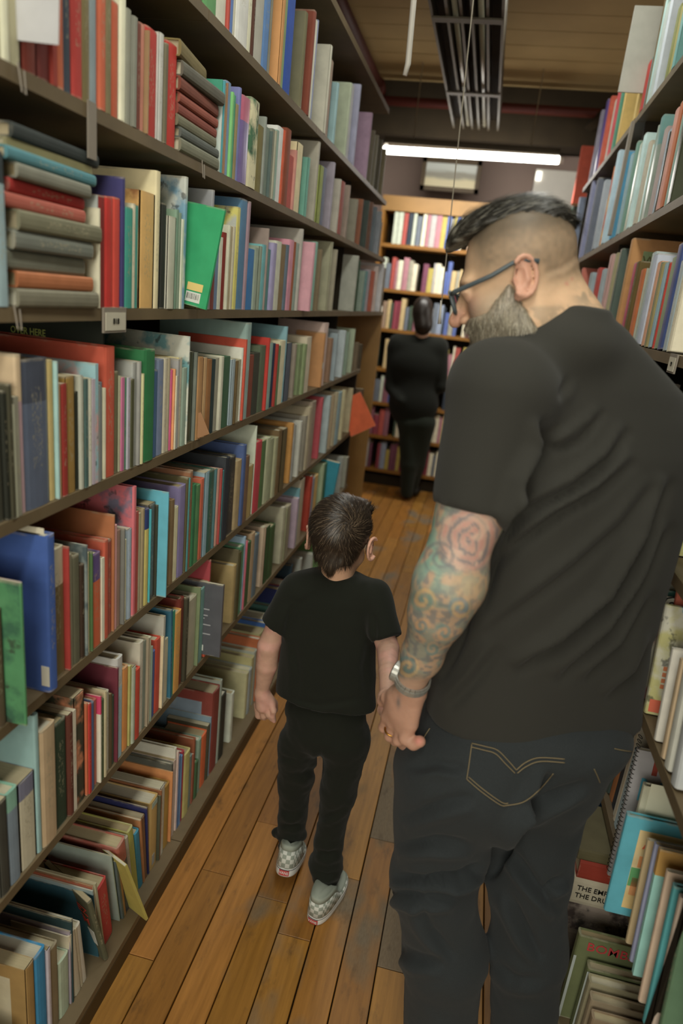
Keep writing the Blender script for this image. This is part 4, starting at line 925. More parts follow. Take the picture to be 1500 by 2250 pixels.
def skin_mat(name):
    m, nt, b = new_mat(name, .55, .35); a = N(nt, 'ShaderNodeAttribute', attribute_type='GEOMETRY', attribute_name='Col')
    tc = N(nt, 'ShaderNodeTexCoord').outputs['Object']; f = noise(nt, tc, 90, 3)
    nt.links.new(mixc(nt, 1.0, a.outputs['Color'], mixc(nt, f, (.9, .88, .86), (1.08, 1.08, 1.08)), 'MULTIPLY'), b.inputs['Base Color'])
    b.inputs['Subsurface Weight'].default_value = .12; b.inputs['Subsurface Radius'].default_value = (.012, .004, .002); b.inputs['Subsurface Scale'].default_value = .6
    bump(nt, b, noise(nt, tc, 260, 2), .15, .0006); return m
M_SKIN = skin_mat('skin')
def cloth_mat(name, hexc, g, wsc=700, rough=.85, two=None):
    m, nt, b = new_mat(name, rough, .15); tc = N(nt, 'ShaderNodeTexCoord').outputs['Object']
    f = noise(nt, tc, wsc, 2); f2 = noise(nt, tc, 5, 3); c = rgb(hexc, g); c3 = rgb(two or hexc, g*1.35)
    base = mixc(nt, f2, tuple(v*.82 for v in c), tuple(v*1.12 for v in c)); base = mixc(nt, mth(nt, 'MULTIPLY', f, .6), base, c3)
    nt.links.new(base, b.inputs['Base Color']); b.inputs['Sheen Weight'].default_value = .06; b.inputs['Sheen Roughness'].default_value = .6
    bump(nt, b, f, .35, .0008); return m
def frame(origin, fwd, upv, roll=0):    # matrix with +Y forward, +Z up
    f = Vector(fwd).normalized(); u = Vector(upv); u = (u-u.dot(f)*f).normalized(); r = f.cross(u)
    M = Matrix((r, f, u)).transposed().to_4x4(); M = M @ Matrix.Rotation(roll, 4, 'Y'); M.translation = Vector(origin); return M
def crease(V, Nn, pts, depth, width, side=None):
    px, py = proj_many(V); back = (Nn @ (R_CAM @ np.array([0, 0, 1.0]))) > -.05; best = np.full(len(V), 1e9); tt = np.zeros(len(V)); sg = np.zeros(len(V)); n = len(pts)-1
    for i in range(n):
        a = np.array(pts[i], float); b = np.array(pts[i+1], float); d = b-a; L2 = d@d
        t = np.clip(((px-a[0])*d[0]+(py-a[1])*d[1])/L2, 0, 1); ex = px-a[0]-t*d[0]; ey = py-a[1]-t*d[1]; dist = np.hypot(ex, ey); m = dist < best
        best[m] = dist[m]; tt[m] = (i+t[m])/n; sg[m] = (d[0]*ey-d[1]*ex)[m]/math.sqrt(L2)
    env = np.sin(np.clip(tt, 0, 1)*PI)**.6; g = np.exp(-(best/width)**2); r_ = np.exp(-((sg-width*1.7)/(width*1.25))**2)*np.exp(-((best-np.abs(sg))/width)**2)
    return V + Nn*((-depth*g+depth*.75*r_)*env*back)[:, None]
SK = lambda h: np.array(rgb(h, 1.25))
def stretch(y): return y
def head_field(v, M, s=1.0, wide=1.0, child=False, P=None):
    """skull, face, ears in the head frame (origin between the ears, +y face, z up)"""
    P = [c/s for c in v.loc(M)]; w_ = wide
    if not child: P[1] = stretch(P[1])
    L = lambda d, k=.01: v.add(d*s, k*s)
    E = lambda c, r, M2=None: v.ell(c, r, P, M2)
    C = lambda a, b, ra, rb: v.cone(a, b, ra, rb, P)
    if child:
        L(E((0, -.018, .040), (.075, .093, .080))); L(E((0, .035, -.025), (.055, .056, .062)), .03); L(E((0, .048, -.060), (.034, .034, .026)), .03)
        for sx in (-1, 1): L(E((sx*.034, .056, -.038), (.022, .02, .02)), .02)
    else:
        L(E((0, -.012, .040), (.074*w_, .090, .083))); L(E((0, .034, -.025), (.060*w_, .062, .078)), .03); L(E((0, .045, -.085), (.045*w_, .045, .032)), .035)
        for sx in (-1, 1): L(E((sx*.040, .060, -.028), (.022, .024, .022)), .02); L(E((sx*.052, .0, -.07), (.022, .034, .03)), .03)
    L(E((0, .078, .022), (.046, .018, .012)), .014)                                   # brow
    nz = .8 if child else 1.0
    L(C((0, .088, .008), (0, .088+.030*nz, -.032), .0075, .0125*nz), .012)
    for sx in (-1, 1): L(E((sx*.0125*nz, .100, -.036), (.009, .011, .008)), .006)
    for sx in (-1, 1): v.cut(E((sx*.031, .104, .002), (.017, .020, .011))*s, .010*s)      # sockets
    for sx in (-1, 1): L(E((sx*.031, .081, .000), (.0135, .0125, .0135)), .003)             # eyeballs behind lids
    for sx in (-1, 1): L(E((sx*.031, .087, .006), (.016, .010, .006)), .005)
    L(E((0, .096, -.0585), (.022, .010, .0048)), .005); L(E((0, .094, -.0675), (.019, .010, .0055)), .004)
    v.cut(E((0, .108, -.063), (.022, .008, .0012))*s, .002*s)
    # ears: bowl, rim, lobe, inner ridge
    for sx in (-1, 1):
        ex = .076*w_ if not child else .080
        tilt = Matrix.Rotation(math.radians(12), 4, 'X') @ Matrix.Rotation(sx*math.radians(-24), 4, 'Z')
        L(E((sx*(ex+.003), -.006, .0), (.007, .017, .029), tilt), .006)
        pts = []
        for a in np.linspace(-2.2, 2.35, 13):
            loc = tilt.to_3x3() @ Vector((sx*.006, -.020*math.cos(a)*-1*-1, .030*math.sin(-a)*-1))
            pts.append((sx*(ex+.004)+loc.x, -.006+loc.y, loc.z))
        for i in range(len(pts)-1): L(C(pts[i], pts[i+1], .0042, .0042), .0015)
        lob = tilt.to_3x3() @ Vector((sx*.001, .008, -.029)); L(E((sx*(ex+.001)+lob.x, -.006+lob.y, lob.z), (.005, .009, .009)), .006)
        v.cut(E((sx*(ex+.012), -.001, .001), (.0085, .009, .018), tilt)*s, .003*s)
        L(C((sx*(ex+.006), -.012, .012), (sx*(ex+.007), -.013, -.010), .003, .003), .002)
        L(E((sx*(ex+.001), .010, -.003), (.004, .004, .006)), .003)
def hand_field(v, W, K, side, spread, curl_pts, s=1.0):
    """palm from wrist W towards knuckle list K, each finger a chain of joints"""
    pass
# ================================================================ THE MAN
man = empty('person', (.17, 1.16, 0)); tag(man, 'bearded man in glasses and charcoal T-shirt and dark jeans, seen from behind, looking down', 'person')
HM = frame(tuple(PY(1139, 610, 1.11)+np.array([.004, .080, 0])), (-.80, .03, -.35), (0, 0, 1), math.radians(0))
sh = 1.0
o_ = HM.translation
vb_ = Vox((o_.x-.19, o_.y-.14, o_.z-.30), (o_.x+.25, o_.y+.16, o_.z+.17), .0032)
head_field(vb_, HM, .955, 1.06)
nb = PY(1240, 765, 1.20)
vb_.add(vb_.cone(tuple(HM @ Vector((0, -.022, -.035))), tuple(nb), .054, .066), .03)
vb_.add(vb_.cone(tuple(HM @ Vector((0, -.050, -.015))), tuple(PY(1262, 715, 1.19)), .032, .048), .03)
V1, F1 = vb_.mesh(); V1 = relax(V1, F1, 1)

# left arm and hand
sho, elb, wri = PY(1092, 880, 1.07), PY(982, 1285, 1.01), PY(902, 1500, 1.09)
va = Vox((-.14, .93, .80), (.10, 1.24, 1.50), .0032)
mid = PY(1035, 1120, 1.04)
va.add(va.cone(tuple(sho), tuple(mid), .062, .051)); va.add(va.cone(tuple(mid), tuple(elb), .051, .049), .02)
f1 = PY(962, 1345, 1.02)
va.add(va.cone(tuple(elb), tuple(f1), .049, .045), .03); va.add(va.cone(tuple(f1), tuple(PY(927, 1440, 1.06)), .045, .033), .02)
va.add(va.cone(tuple(PY(927, 1440, 1.06)), tuple(wri), .033, .0255), .02)
va.add(va.ell(tuple(PY(1016, 1275, 1.03)), (.034, .034, .045)), .03)
# palm: back of the hand faces the camera
def HP(x, y, d): return tuple(PY(x, y, d))
va.add(va.cone(HP(904, 1515, 1.095), HP(884, 1560, 1.105), .024, .023), .02)
for (a, b, ra, rb) in (((912, 1522, 1.09), (902, 1590, 1.09), .017, .0145), ((897, 1522, 1.095), (884, 1594, 1.10), .017, .0145), ((882, 1524, 1.10), (866, 1588, 1.115), .017, .014), ((870, 1530, 1.11), (852, 1575, 1.13), .016, .013)):
    va.add(va.cone(HP(*a), HP(*b), ra, rb), .014)
FING = [[(902, 1590, 1.09), (890, 1622, 1.09), (908, 1634, 1.085), (922, 1629, 1.08)],
        [(884, 1594, 1.10), (874, 1626, 1.11), (886, 1636, 1.13), (898, 1622, 1.145)],
        [(866, 1588, 1.115), (856, 1617, 1.13), (868, 1628, 1.15), (880, 1612, 1.16)],
        [(852, 1575, 1.13), (843, 1598, 1.145), (854, 1608, 1.165), (866, 1594, 1.17)]]
for i, ch in enumerate(FING):
    r = [.0122, .0105, .0098, .0088] if i else [.0135, .012, .0118, .011]
    for j in range(3): va.add(va.cone(HP(*ch[j]), HP(*ch[j+1]), r[j], r[j+1]), .004)
TH = [(874, 1522, 1.11), (853, 1532, 1.135), (842, 1540, 1.16), (850, 1530, 1.185)]
for j, (ra, rb) in enumerate(((.016, .013), (.013, .011), (.011, .009))): va.add(va.cone(HP(*TH[j]), HP(*TH[j+1]), ra, rb), .008)
V2, F2 = va.mesh(); V2 = relax(V2, F2, 1)
# trunk, right arm and legs under the clothes, coarse
vt = Vox((-.16, .85, .0), (.60, 1.68, 1.52), .014)
hipL, hipR = PY(985, 1690, 1.14), PY(1290, 1690, 1.22)
chest = PY(1235, 930, 1.24); belly = PY(1190, 1350, 1.22)
vt.add(vt.ell(tuple(chest), (.12, .045, .12))); vt.add(vt.ell(tuple(belly), (.14, .08, .2)), .08); vt.add(vt.cone(tuple(chest), tuple(nb), .05, .045), .05)
vt.add(vt.cone(tuple(sho), tuple(chest), .04, .05), .04)
srR, elR, hnR = np.array([.325, 1.36, 1.36]), np.array([.315, 1.50, 1.10]), np.array([.20, 1.62, 1.05])
vt.add(vt.cone(tuple(chest), tuple(srR), .05, .05), .04); vt.add(vt.cone(tuple(srR), tuple(elR), .055, .045), .03); vt.add(vt.cone(tuple(elR), tuple(hnR), .045, .03), .02)
V3, F3 = vt.mesh(); V3 = relax(V3, F3, 2)
V1 = crease(V1, normals(V1, F1), [(1196, 600), (1235, 588), (1272, 560)], .0016, 7)
# colours
def man_head_col(V):
    py_ = proj_many(V)[1]
    Q = np.array([HM.inverted() @ Vector(v) for v in V])/.955; x, y, z = Q.T; y = stretch(y)
    C = np.tile(SK('c29d78'), (len(V), 1)); n1 = vnoise(V, 45, 1); n2 = vnoise(V, 160, 2)
    red = SK('ba7868')
    C = lerp(C, red, .8*np.exp(-((np.abs(x)-.045)**2+(y-.085)**2+(z+.022)**2)/.0005)*1.0)
    C = lerp(C, red, .9*np.exp(-((x)**2+(y-.115)**2+(z+.03)**2)/.0004))
    ear = sm(np.abs(x), .079, .086)*(np.abs(y) < .04)*(z > -.042)*(z < .05); C = lerp(C, SK('bc8570'), .8*ear)
    C = lerp(C, SK('ae8f70'), .5*sm(z, .02, .06)*sm(y, .02, .05))
    # clipped hair on the sides and back
    hl = sm(z, .003+.0*y, .040)*sm(-y, -.072+.0*z, -.045)
    hl = hl*(1-.0*ear)
    low = sm(z, -.045, -.005)*sm(-y, .02, .05)
    st = np.clip(hl+low*.9, 0, 1)*(.72+.28*n2)*(1-.9*ear)
    C = lerp(C, SK('6b5f4d'), .80*st); C = lerp(C, SK('3f382c'), .75*sm(z+.25*np.clip(-y-.02, 0, 1), .045, .085)*sm(-y, -.07, -.04))
    C = lerp(C, SK('8a7f6c'), .6*sm(-z, -.01-.0, .03)*sm(y, .010, .022)*(np.abs(x) > .03)*(py_ < 800)*(1-ear))
    C = lerp(C, SK('4a3a2c'), .8*np.exp(-((np.abs(x)-.03)**2/.0003+(y-.095)**2/.0004+(z-.018)**2/.00003)))   # eyebrow
    C = lerp(C, SK('9c5a50'), .8*np.exp(-(x**2/.0004+(z+.063)**2/.00004+(y-.1)**2/.0003)))
    nk = sm(V[:, 0]*0+proj_many(V)[1], 655, 668)*(y < -.01)
    px, py = proj_many(V)
    tat = sm(py - (672-.035*(px-1180)), -4, 6)*(px > 1165)*(y < .02); tt = sm(.6*vnoise(V, 75, 5)+.4*vnoise(V, 190, 15), .40, .55)
    C = lerp(C, SK('6c6a5c'), .42*tat*tt)
    t2 = np.exp(-(((px-1283)/22)**2+((py-652)/24)**2)); C = lerp(C, SK('6c6a5c'), .6*t2*sm(vnoise(V, 110, 6), .42, .55))
    C = lerp(C, SK('b4605a'), .6*np.exp(-(((px-1245)/4)**2+((py-623)/4)**2))+.6*np.exp(-(((px-1256)/3)**2+((py-613)/3)**2)))
    return C*(0.93+.14*n1)[:, None]
def arm_col(V):
    px, py = proj_many(V); C = np.tile(SK('b08c74'), (len(V), 1)); n = vnoise(V, 30, 3); n2 = vnoise(V, 75, 4); n3 = vnoise(V, 140, 9)
    t = sm(py, 1080, 1120)*(1-sm(py, 1475, 1500))
    C = lerp(C, SK('a3886c'), t*.8)
    C = lerp(C, SK('7b8478'), t*.8*sm(n2, .46, .60)); C = lerp(C, SK('6a6c6c'), t*.75*sm(n3, .48, .64)*sm(n, .3, .45))
    C = lerp(C, SK('6f9484'), t*.85*np.clip(np.exp(-(((px-950)/38)**2+((py-1200)/85)**2)*.9)*1.3, 0, 1)*sm(n2, .25, .5))
    C = lerp(C, SK('b59a72'), t*.6*np.exp(-(((px-1035)/40)**2+((py-1290)/30)**2)))
    # rose: ragged petals round a bud
    dx, dy = px-1030+10*(n2-.5), py-1185+10*(n3-.5); r = np.hypot(dx, dy); a = np.arctan2(dy, dx)
    rose = sm(-r, -80, -58)
    C = lerp(C, SK('ab8578'), .75*rose); ring = .5+.5*np.sin(r*.30+1.6*np.sin(a*2+r*.03)+1.1*np.sin(a*3+1))
    C = lerp(C, SK('63656a'), .75*rose*sm(ring, .70, .95)); C = lerp(C, SK('b4766a'), .5*rose*sm(-ring, -.4, -.1)*sm(n, .3, .6)); C = lerp(C, SK('c0a088'), .5*rose*sm(n2, .55, .7))
    C = lerp(C, SK('5c6468'), .6*sm(-np.abs(r-72), -9, -3)*sm(np.sin(a*3+.5), -.2, .4))
    dx, dy = px-968, py-1225; r = np.hypot(dx, dy); rr2 = sm(-r, -45, -34); C = lerp(C, SK('68686a'), .6*rr2*sm(np.sin(r*.3+np.arctan2(dy, dx)), .2, .8))
    def swirl(C, cx, cy, R, inner, outer, turn=1):
        dx, dy = px-cx, py-cy; r = np.hypot(dx, dy); a = np.arctan2(dy, dx); m = sm(-r, -R*1.25, -R)
        s1 = .5+.5*np.sin(r*(6.6/R)*1.1-turn*a); C = lerp(C, SK(outer), .6*m*sm(-s1, -.5, -.2)); return lerp(C, SK(inner), .6*m*sm(s1, .5, .85))
    C = swirl(C, 930, 1318, 24, 'c09c60', '5f8278'); C = swirl(C, 895, 1465, 22, 'c0a068', '4a7a7c', -1)
    C = swirl(C, 1010, 1335, 22, 'b89868', '68808a', -1); C = swirl(C, 925, 1375, 16, 'bc9060', '5c787a'); C = swirl(C, 975, 1390, 18, 'b48c68', '5c8080', -1)
    C = swirl(C, 950, 1425, 15, 'a88c70', '5c7c7c'); C = swirl(C, 880, 1350, 14, 'a88c70', '6c8078')
    C = lerp(C, SK('b08068'), sm(py, 1500, 1530)*.8); C = lerp(C, SK('4c5458'), .7*np.exp(-(((px-875)/5)**2+((py-1543)/13)**2)))
    C = lerp(C, SK('bc6458'), .7*np.exp(-(((px-920)/10)**2+((py-1628)/10)**2)))
    return C*(.92+.16*vnoise(V, 60, 12))[:, None]
C3 = np.tile(SK('b08c74'), (len(V3), 1))
Vb = np.concatenate([V1, V2, V3]); Fb = np.concatenate([F1, F2+len(V1), F3+len(V1)+len(V2)])
body = np_mesh('body', Vb, Fb, M_SKIN, man, np.concatenate([man_head_col(V1), arm_col(V2), C3]))
# ---- hair: swept back quiff and beard, as relief shells with strands combed along them
def hair_mat(name, dark, light, aniso=None, sc=200, rough=.42):
    m, nt, b = new_mat(name, rough, .5); a = N(nt, 'ShaderNodeAttribute', attribute_type='GEOMETRY', attribute_name='Col')
    tc = N(nt, 'ShaderNodeTexCoord').outputs['Object']
    nt.links.new(mixc(nt, 1.0, a.outputs['Color'], mixc(nt, noise(nt, tc, sc, 3), (.55, .55, .55), (1.4, 1.4, 1.4)), 'MULTIPLY'), b.inputs['Base Color']); return m
M_HAIR = hair_mat('hair', '', '')
vh = Vox((o_.x-.17, o_.y-.13, o_.z-.06), (o_.x+.14, o_.y+.13, o_.z+.17), .0034)
Ph = [c/.955 for c in vh.loc(HM)]; Ph[1] = stretch(Ph[1])
cap = vh.ell((0, -.012, .040), (.0765, .0945, .0885), Ph)
cap = smin(cap, vh.ell((0, .042, .098), (.048, .050, .026), Ph), .03)
cap = smin(cap, vh.ell((0, .080, .078), (.044, .026, .022), Ph), .02)
# keep only the top: above a line that drops towards the crown and clears the clipped sides
lim = (.082-.0*Ph[1]) - Ph[2]*1.0 + np.clip(-(Ph[1]+.02), 0, 1)*(-.42) - np.clip(Ph[1]-.03, 0, 1)*.05 + np.abs(Ph[0])*.22
vh.D = np.broadcast_to(-smin(-cap, -lim*.8, .006), vh.n).astype(np.float32).copy()
Vh, Fh = vh.mesh(); Vh = relax(Vh, Fh, 1)
Qh = np.array([HM.inverted() @ Vector(v) for v in Vh])/.955; Nh = normals(Vh, Fh)
cm = np.sin(Qh[:, 0]*760+7*np.sin(Qh[:, 1]*26)+10*vnoise(Vh, 26, 8))
Vh = Vh+Nh*(.0011*cm+.0022*(vnoise(Vh*np.array([1, 1, 1]), 70, 9)-.5))[:, None]
Ch = np.tile(SK('221f19'), (len(Vh), 1)); front = sm(Qh[:, 1], .0, .085)
Ch = lerp(Ch, SK('7c786c'), np.clip(.16*sm(cm, .1, .9)+front*.75*sm(vnoise(Vh, 60, 10), .35, .6)+.5*sm(np.abs(Qh[:, 0]), .05, .066)*sm(vnoise(Vh, 90, 13), .4, .6), 0, 1))
np_mesh('hair', Vh, Fh, M_HAIR, man, Ch)
def strands(name, roots, step_dir, length, r, mat, parent, colr, lift, seed, M, s=1.0, n=5, head=None):
    """short tapering hairs as thin three sided blades"""
    rg = np.random.RandomState(seed); V, F, CC = [], [], []
    for k, (p, nn) in enumerate(roots):
        d = step_dir(p, nn, rg); d = d-np.dot(d, nn)*nn*(1-lift); d /= np.linalg.norm(d)+1e-9; L = length*rg.uniform(.6, 1.2)
        q = p.copy(); side = np.cross(d, nn); side /= np.linalg.norm(side)+1e-9; b0 = len(V); curve = rg.normal(0, .25)
        for j in range(n):
            t = j/(n-1); w_ = r*(1-.85*t); pt = q + nn*(lift*L*math.sin(t*PI*.6))
            V += [pt+side*w_, pt-side*w_]; q = q+(d+side*curve*t)*L/(n-1)
        for j in range(n-1): F.append([b0+2*j, b0+2*j+1, b0+2*j+3, b0+2*j+2])
        c = colr(p, rg); CC += [c]*(2*n)
    return np_mesh(name, np.array(V), np.array(F), mat, parent, np.array(CC))
rs = np.random.RandomState(5)
pick = rs.choice(len(Vh), 2600)
R3 = np.array(HM.to_3x3())
def dman(p, nn, rg):
    d = R3 @ np.array([rg.normal(0, .12), -1.0, .05]); return d-np.dot(d, nn)*nn
hs = strands('hair_strand', [(Vh[i]+Nh[i]*.0004, Nh[i]) for i in pick if Nh[i] @ R3[:, 2] > -.2], dman, .034, .0007, M_HAIR, man, lambda p, rg: SK('221f19')*rg.uniform(.7, 1.4) if rg.rand() < .88 else SK('7c786c')*rg.uniform(.6, 1.0), .10, 6, HM)
hs['kind'] = 'stuff'
# beard
vd = Vox((o_.x-.19, o_.y-.12, o_.z-.17), (o_.x+.06, o_.y+.12, o_.z+.03), .0034)
Pd = [c/.955 for c in vd.loc(HM)]; Pd[1] = stretch(Pd[1])
bd = vd.ell((0, .034, -.025), (.060*1.06, .062, .078), Pd); bd = smin(bd, vd.ell((0, .045, -.085), (.045*1.06, .045, .032), Pd), .035)
bd = smin(bd, vd.ell((0, -.018, .040), (.074*1.06, .097, .086), Pd), .03)
for sx in (-1, 1):
    bd = smin(bd, vd.ell((sx*.040, .060, -.028), (.022, .024, .022), Pd), .02); bd = smin(bd, vd.ell((sx*.052, .0, -.07), (.022, .034, .03), Pd), .03)
bd = bd-.0065; bd = smin(bd, vd.ell((0, .066, -.112), (.040, .034, .026), Pd), .03)
for sx in (-1, 1): bd = smin(bd, vd.ell((sx*.020, .097, -.052), (.018, .010, .007), Pd), .006)
lim = Pd[2] - (-.036) - np.clip(.060-Pd[1], 0, .08)*.80       # upper edge climbs to the sideburn
bd = -smin(-bd, -lim, .006)
bd = -smin(-bd, -(.010+(Pd[2]+.02)*.30-Pd[1]), .006)
vd.D = np.broadcast_to(bd, vd.n).astype(np.float32).copy(); Vd, Fd = vd.mesh(); Vd = relax(Vd, Fd, 1); Nd = normals(Vd, Fd)
Vd = Vd+Nd*(.0018*(vnoise(Vd, 170, 11)-.5))[:, None]
Qd = np.array([HM.inverted() @ Vector(v) for v in Vd])
Cd = lerp(np.tile(SK('716855'), (len(Vd), 1)), SK('948a76'), sm(vnoise(Vd, 90, 14), .3, .7)*.8); Cd = lerp(Cd, SK('90806c'), sm(Qd[:, 2], -.06, -.02)*.6)
np_mesh('beard', Vd, Fd, M_HAIR, man, Cd)
pick = rs.choice(len(Vd), 4200)
bs = strands('beard_strand', [(Vd[i], Nd[i]) for i in pick], lambda p, nn, rg: R3 @ np.array([rg.normal(0, .3), .25+rg.normal(0, .2), -1.0]), .014, .0006, M_HAIR, man, lambda p, rg: SK('736a58')*rg.uniform(.7, 1.3) if rg.rand() < .5 else SK('9c947f')*rg.uniform(.8, 1.1), .22, 7, HM)
bs['kind'] = 'stuff'
# ---- glasses
gl = empty('glasses', tuple(HM @ Vector((0, .11, .01)))); gl.parent = man; gl.matrix_parent_inverse = parent_inv(man)
M_GL = simple('slate_frame', '4a565c', .35, .5, var=.1); 
def hp(x, y, z): return tuple(HM @ Vector((x*.955, y*.955, z*.955)))
gm, gnt, gb = new_mat('lens', .05, .5); gb.inputs['Transmission Weight'].default_value = 1; gb.inputs['IOR'].default_value = 1.02
for sx in (-1, 1):
    cx = sx*.034; P_ = []
    for a in np.linspace(0, 2*PI, 25)[:-1]:
        ca, sa = math.cos(a), math.sin(a); X_ = cx+.0265*abs(ca)**.6*np.sign(ca); Z_ = -.003+.0185*abs(sa)**.6*np.sign(sa)
        P_.append(hp(X_, .113-.10*abs(X_)**1.6*2.2, Z_))
    MB().tube(P_, .0028, 8, True).build('rim', M_GL, gl, True)
    mb = MB(); n_ = len(P_); c_ = np.mean(np.array(P_), 0); mb.V = [tuple(c_)]+P_; mb.F = [[0, i+1, (i+1) % n_+1] for i in range(n_)]; mb.build('lens', gm, gl)
    tp_ = [hp(sx*.0625, .108, .010), hp(sx*.073, .100, .011), hp(sx*.0845, .04, .016), hp(sx*.0865, .005, .024), hp(sx*.0855, -.012, .024), hp(sx*.083, -.034, .014)]
    q = MB().tube(tp_, [.0036, .0040, .0038, .0034, .0034, .0040], 8).build('temple', M_GL, gl, True)
MB().tube([hp(-.009, .112, .004), hp(0, .117, .008), hp(.009, .112, .004)], .0026, 8).build('bridge', M_GL, gl, True)
# ---- T-shirt: ellipse loft and sleeves
ROWSH = [  # left px, right px, row py at left, py right, depth left, depth right, half thickness
 (928, 1416, 1562, 1592, 1.15, 1.25, .118), (936, 1416, 1500, 1535, 1.15, 1.25, .120), (952, 1430, 1400, 1440, 1.15, 1.26, .124), (972, 1448, 1290, 1325, 1.14, 1.27, .126),
 (992, 1474, 1180, 1210, 1.13, 1.28, .124), (1012, 1500, 1070, 1095, 1.12, 1.29, .120), (1030, 1516, 970, 990, 1.12, 1.30, .116), (1036, 1512, 900, 920, 1.12, 1.30, .108),
 (1048, 1480, 838, 850, 1.12, 1.29, .100), (1076, 1424, 786, 792, 1.13, 1.27, .092), (1122, 1375, 738, 742, 1.14, 1.25, .084), (1160, 1345, 708, 706, 1.15, 1.24, .078), (1188, 1318, 690, 690, 1.16, 1.22, .072)]
RL = [(PY(l, yl, dl), PY(r_, yr, dr), th) for l, r_, yl, yr, dl, dr, th in ROWSH]
RC = np.array([(a+b)/2 for a, b, t in RL]); RW = np.array([np.linalg.norm((b-a)[:2])/2 for a, b, t in RL]); RT = np.array([t for a, b, t in RL])
zc = RC[:, 2]
vs = Vox((-.12, .90, .78), (.44, 1.56, 1.70), .0062)
ang = math.atan2((RL[5][1]-RL[5][0])[1], (RL[5][1]-RL[5][0])[0])
ca_, sa_ = math.cos(ang), math.sin(ang)
Zq = np.broadcast_to(vs.Z, (1, 1, vs.n[2])).ravel(); o2 = np.argsort(zc)
fx_ = lambda arr: np.interp(Zq, zc[o2], arr[o2]).astype(np.float32).reshape(1, 1, -1)
cx_, cy_, rw_, rt_ = fx_(RC[:, 0]), fx_(RC[:, 1]+.02), fx_(RW), fx_(RT)
dx = vs.X-cx_; dy = vs.Y-cy_; lx = dx*ca_+dy*sa_; ly = -dx*sa_+dy*ca_
ex_ = 2.35
k = ((np.abs(lx)/rw_)**ex_+(np.abs(ly)/rt_)**ex_)**(1/ex_)
d = (k-1)*np.minimum(rw_, rt_)
zb = zc.min(); zt = zc.max()
d = np.maximum(d, (zb-.004)-vs.Z+.10*0); d = np.maximum(d, vs.Z-(zt+.012))
vs.add(d)
# left sleeve
s0, s1 = PY(1094, 872, 1.075), PY(1036, 1122, 1.04); ax_ = (s1-s0)/np.linalg.norm(s1-s0)
sl_ = vs.cone(tuple(s0), tuple(s1+ax_*.03), .079, .0625)
sl_ = np.maximum(sl_, (vs.X-s1[0])*ax_[0]+(vs.Y-s1[1])*ax_[1]+(vs.Z-s1[2])*ax_[2])
vs.add(sl_, .022)
vs.add(vs.ell(tuple(PY(1112, 850, 1.11)), (.082, .085, .070)), .04)
vs.add(vs.ell(tuple(PY(1244, 762, 1.165)), (.074, .070, .052)), .03)
# right sleeve, turned forward
s2, s3 = np.array(srR), np.array(elR)+np.array([0, -.01, .05]); ax2 = (s3-s2)/np.linalg.norm(s3-s2)
sr_ = vs.cone(tuple(s2), tuple(s3), .075, .070); sr_ = np.maximum(sr_, (vs.X-s3[0])*ax2[0]+(vs.Y-s3[1])*ax2[1]+(vs.Z-s3[2])*ax2[2]); vs.add(sr_, .03)
# neck opening: carve round the neck
Vs, Fs = vs.mesh(); Vs = relax(Vs, Fs, 2); Ns = normals(Vs, Fs)
# folds: creases follow drag lines across the back
for pts, dp, wd in (([(1195, 920), (1190, 985), (1150, 1060), (1125, 1150), (1085, 1240), (1055, 1350)], .016, 13), ([(1330, 900), (1270, 970), (1190, 990)], .007, 11), ([(1385, 940), (1340, 1010), (1260, 1070), (1160, 1120), (1110, 1180)], .009, 13),
        ([(1400, 1010), (1320, 1080), (1230, 1130), (1130, 1200), (1080, 1260)], .010, 13), ([(1440, 1060), (1370, 1150), (1270, 1240), (1150, 1330), (1060, 1400)], .006, 14),
        ([(1478, 1050), (1425, 1180), (1340, 1320), (1230, 1420), (1130, 1480)], .014, 15), ([(1480, 1150), (1420, 1270), (1340, 1390), (1220, 1500)], .011, 14),
        ([(1440, 1300), (1370, 1420), (1280, 1500)], .008, 14), ([(1440, 1400), (1400, 1480), (1330, 1540)], .006, 12), ([(1230, 880), (1250, 830)], .003, 9), ([(1040, 1300), (1010, 1400), (960, 1500)], .010, 14),
        ([(1290, 930), (1230, 985)], .004, 9), ([(1100, 1420), (1040, 1500), (980, 1560)], .006, 14)):
    Vs = crease(Vs, Ns, pts, dp*2.2, wd*.85)
Vs = relax(Vs, Fs, 1); Vs = Vs+normals(Vs, Fs)*(.006*(vnoise(Vs, 11, 22)-.5))[:, None]
M_TEE = cloth_mat('charcoal_jersey', '32312c', .92, 900)
tee = np_mesh('t_shirt', Vs, Fs, M_TEE, man); tee['label'] = 'charcoal grey T-shirt'
# collar ring
def surf_hits(obj, pts, off=.0015):
    from mathutils.bvhtree import BVHTree
    me = obj.data; bv = BVHTree.FromPolygons([v.co for v in me.vertices], [p.vertices for p in me.polygons]); out = []
    for p in pts:
        r = Vector(_ray(*p)).normalized(); h = bv.ray_cast(Vector(CAM), r)
        if h[0] is not None: out.append(h[0]-r*off)
    return out
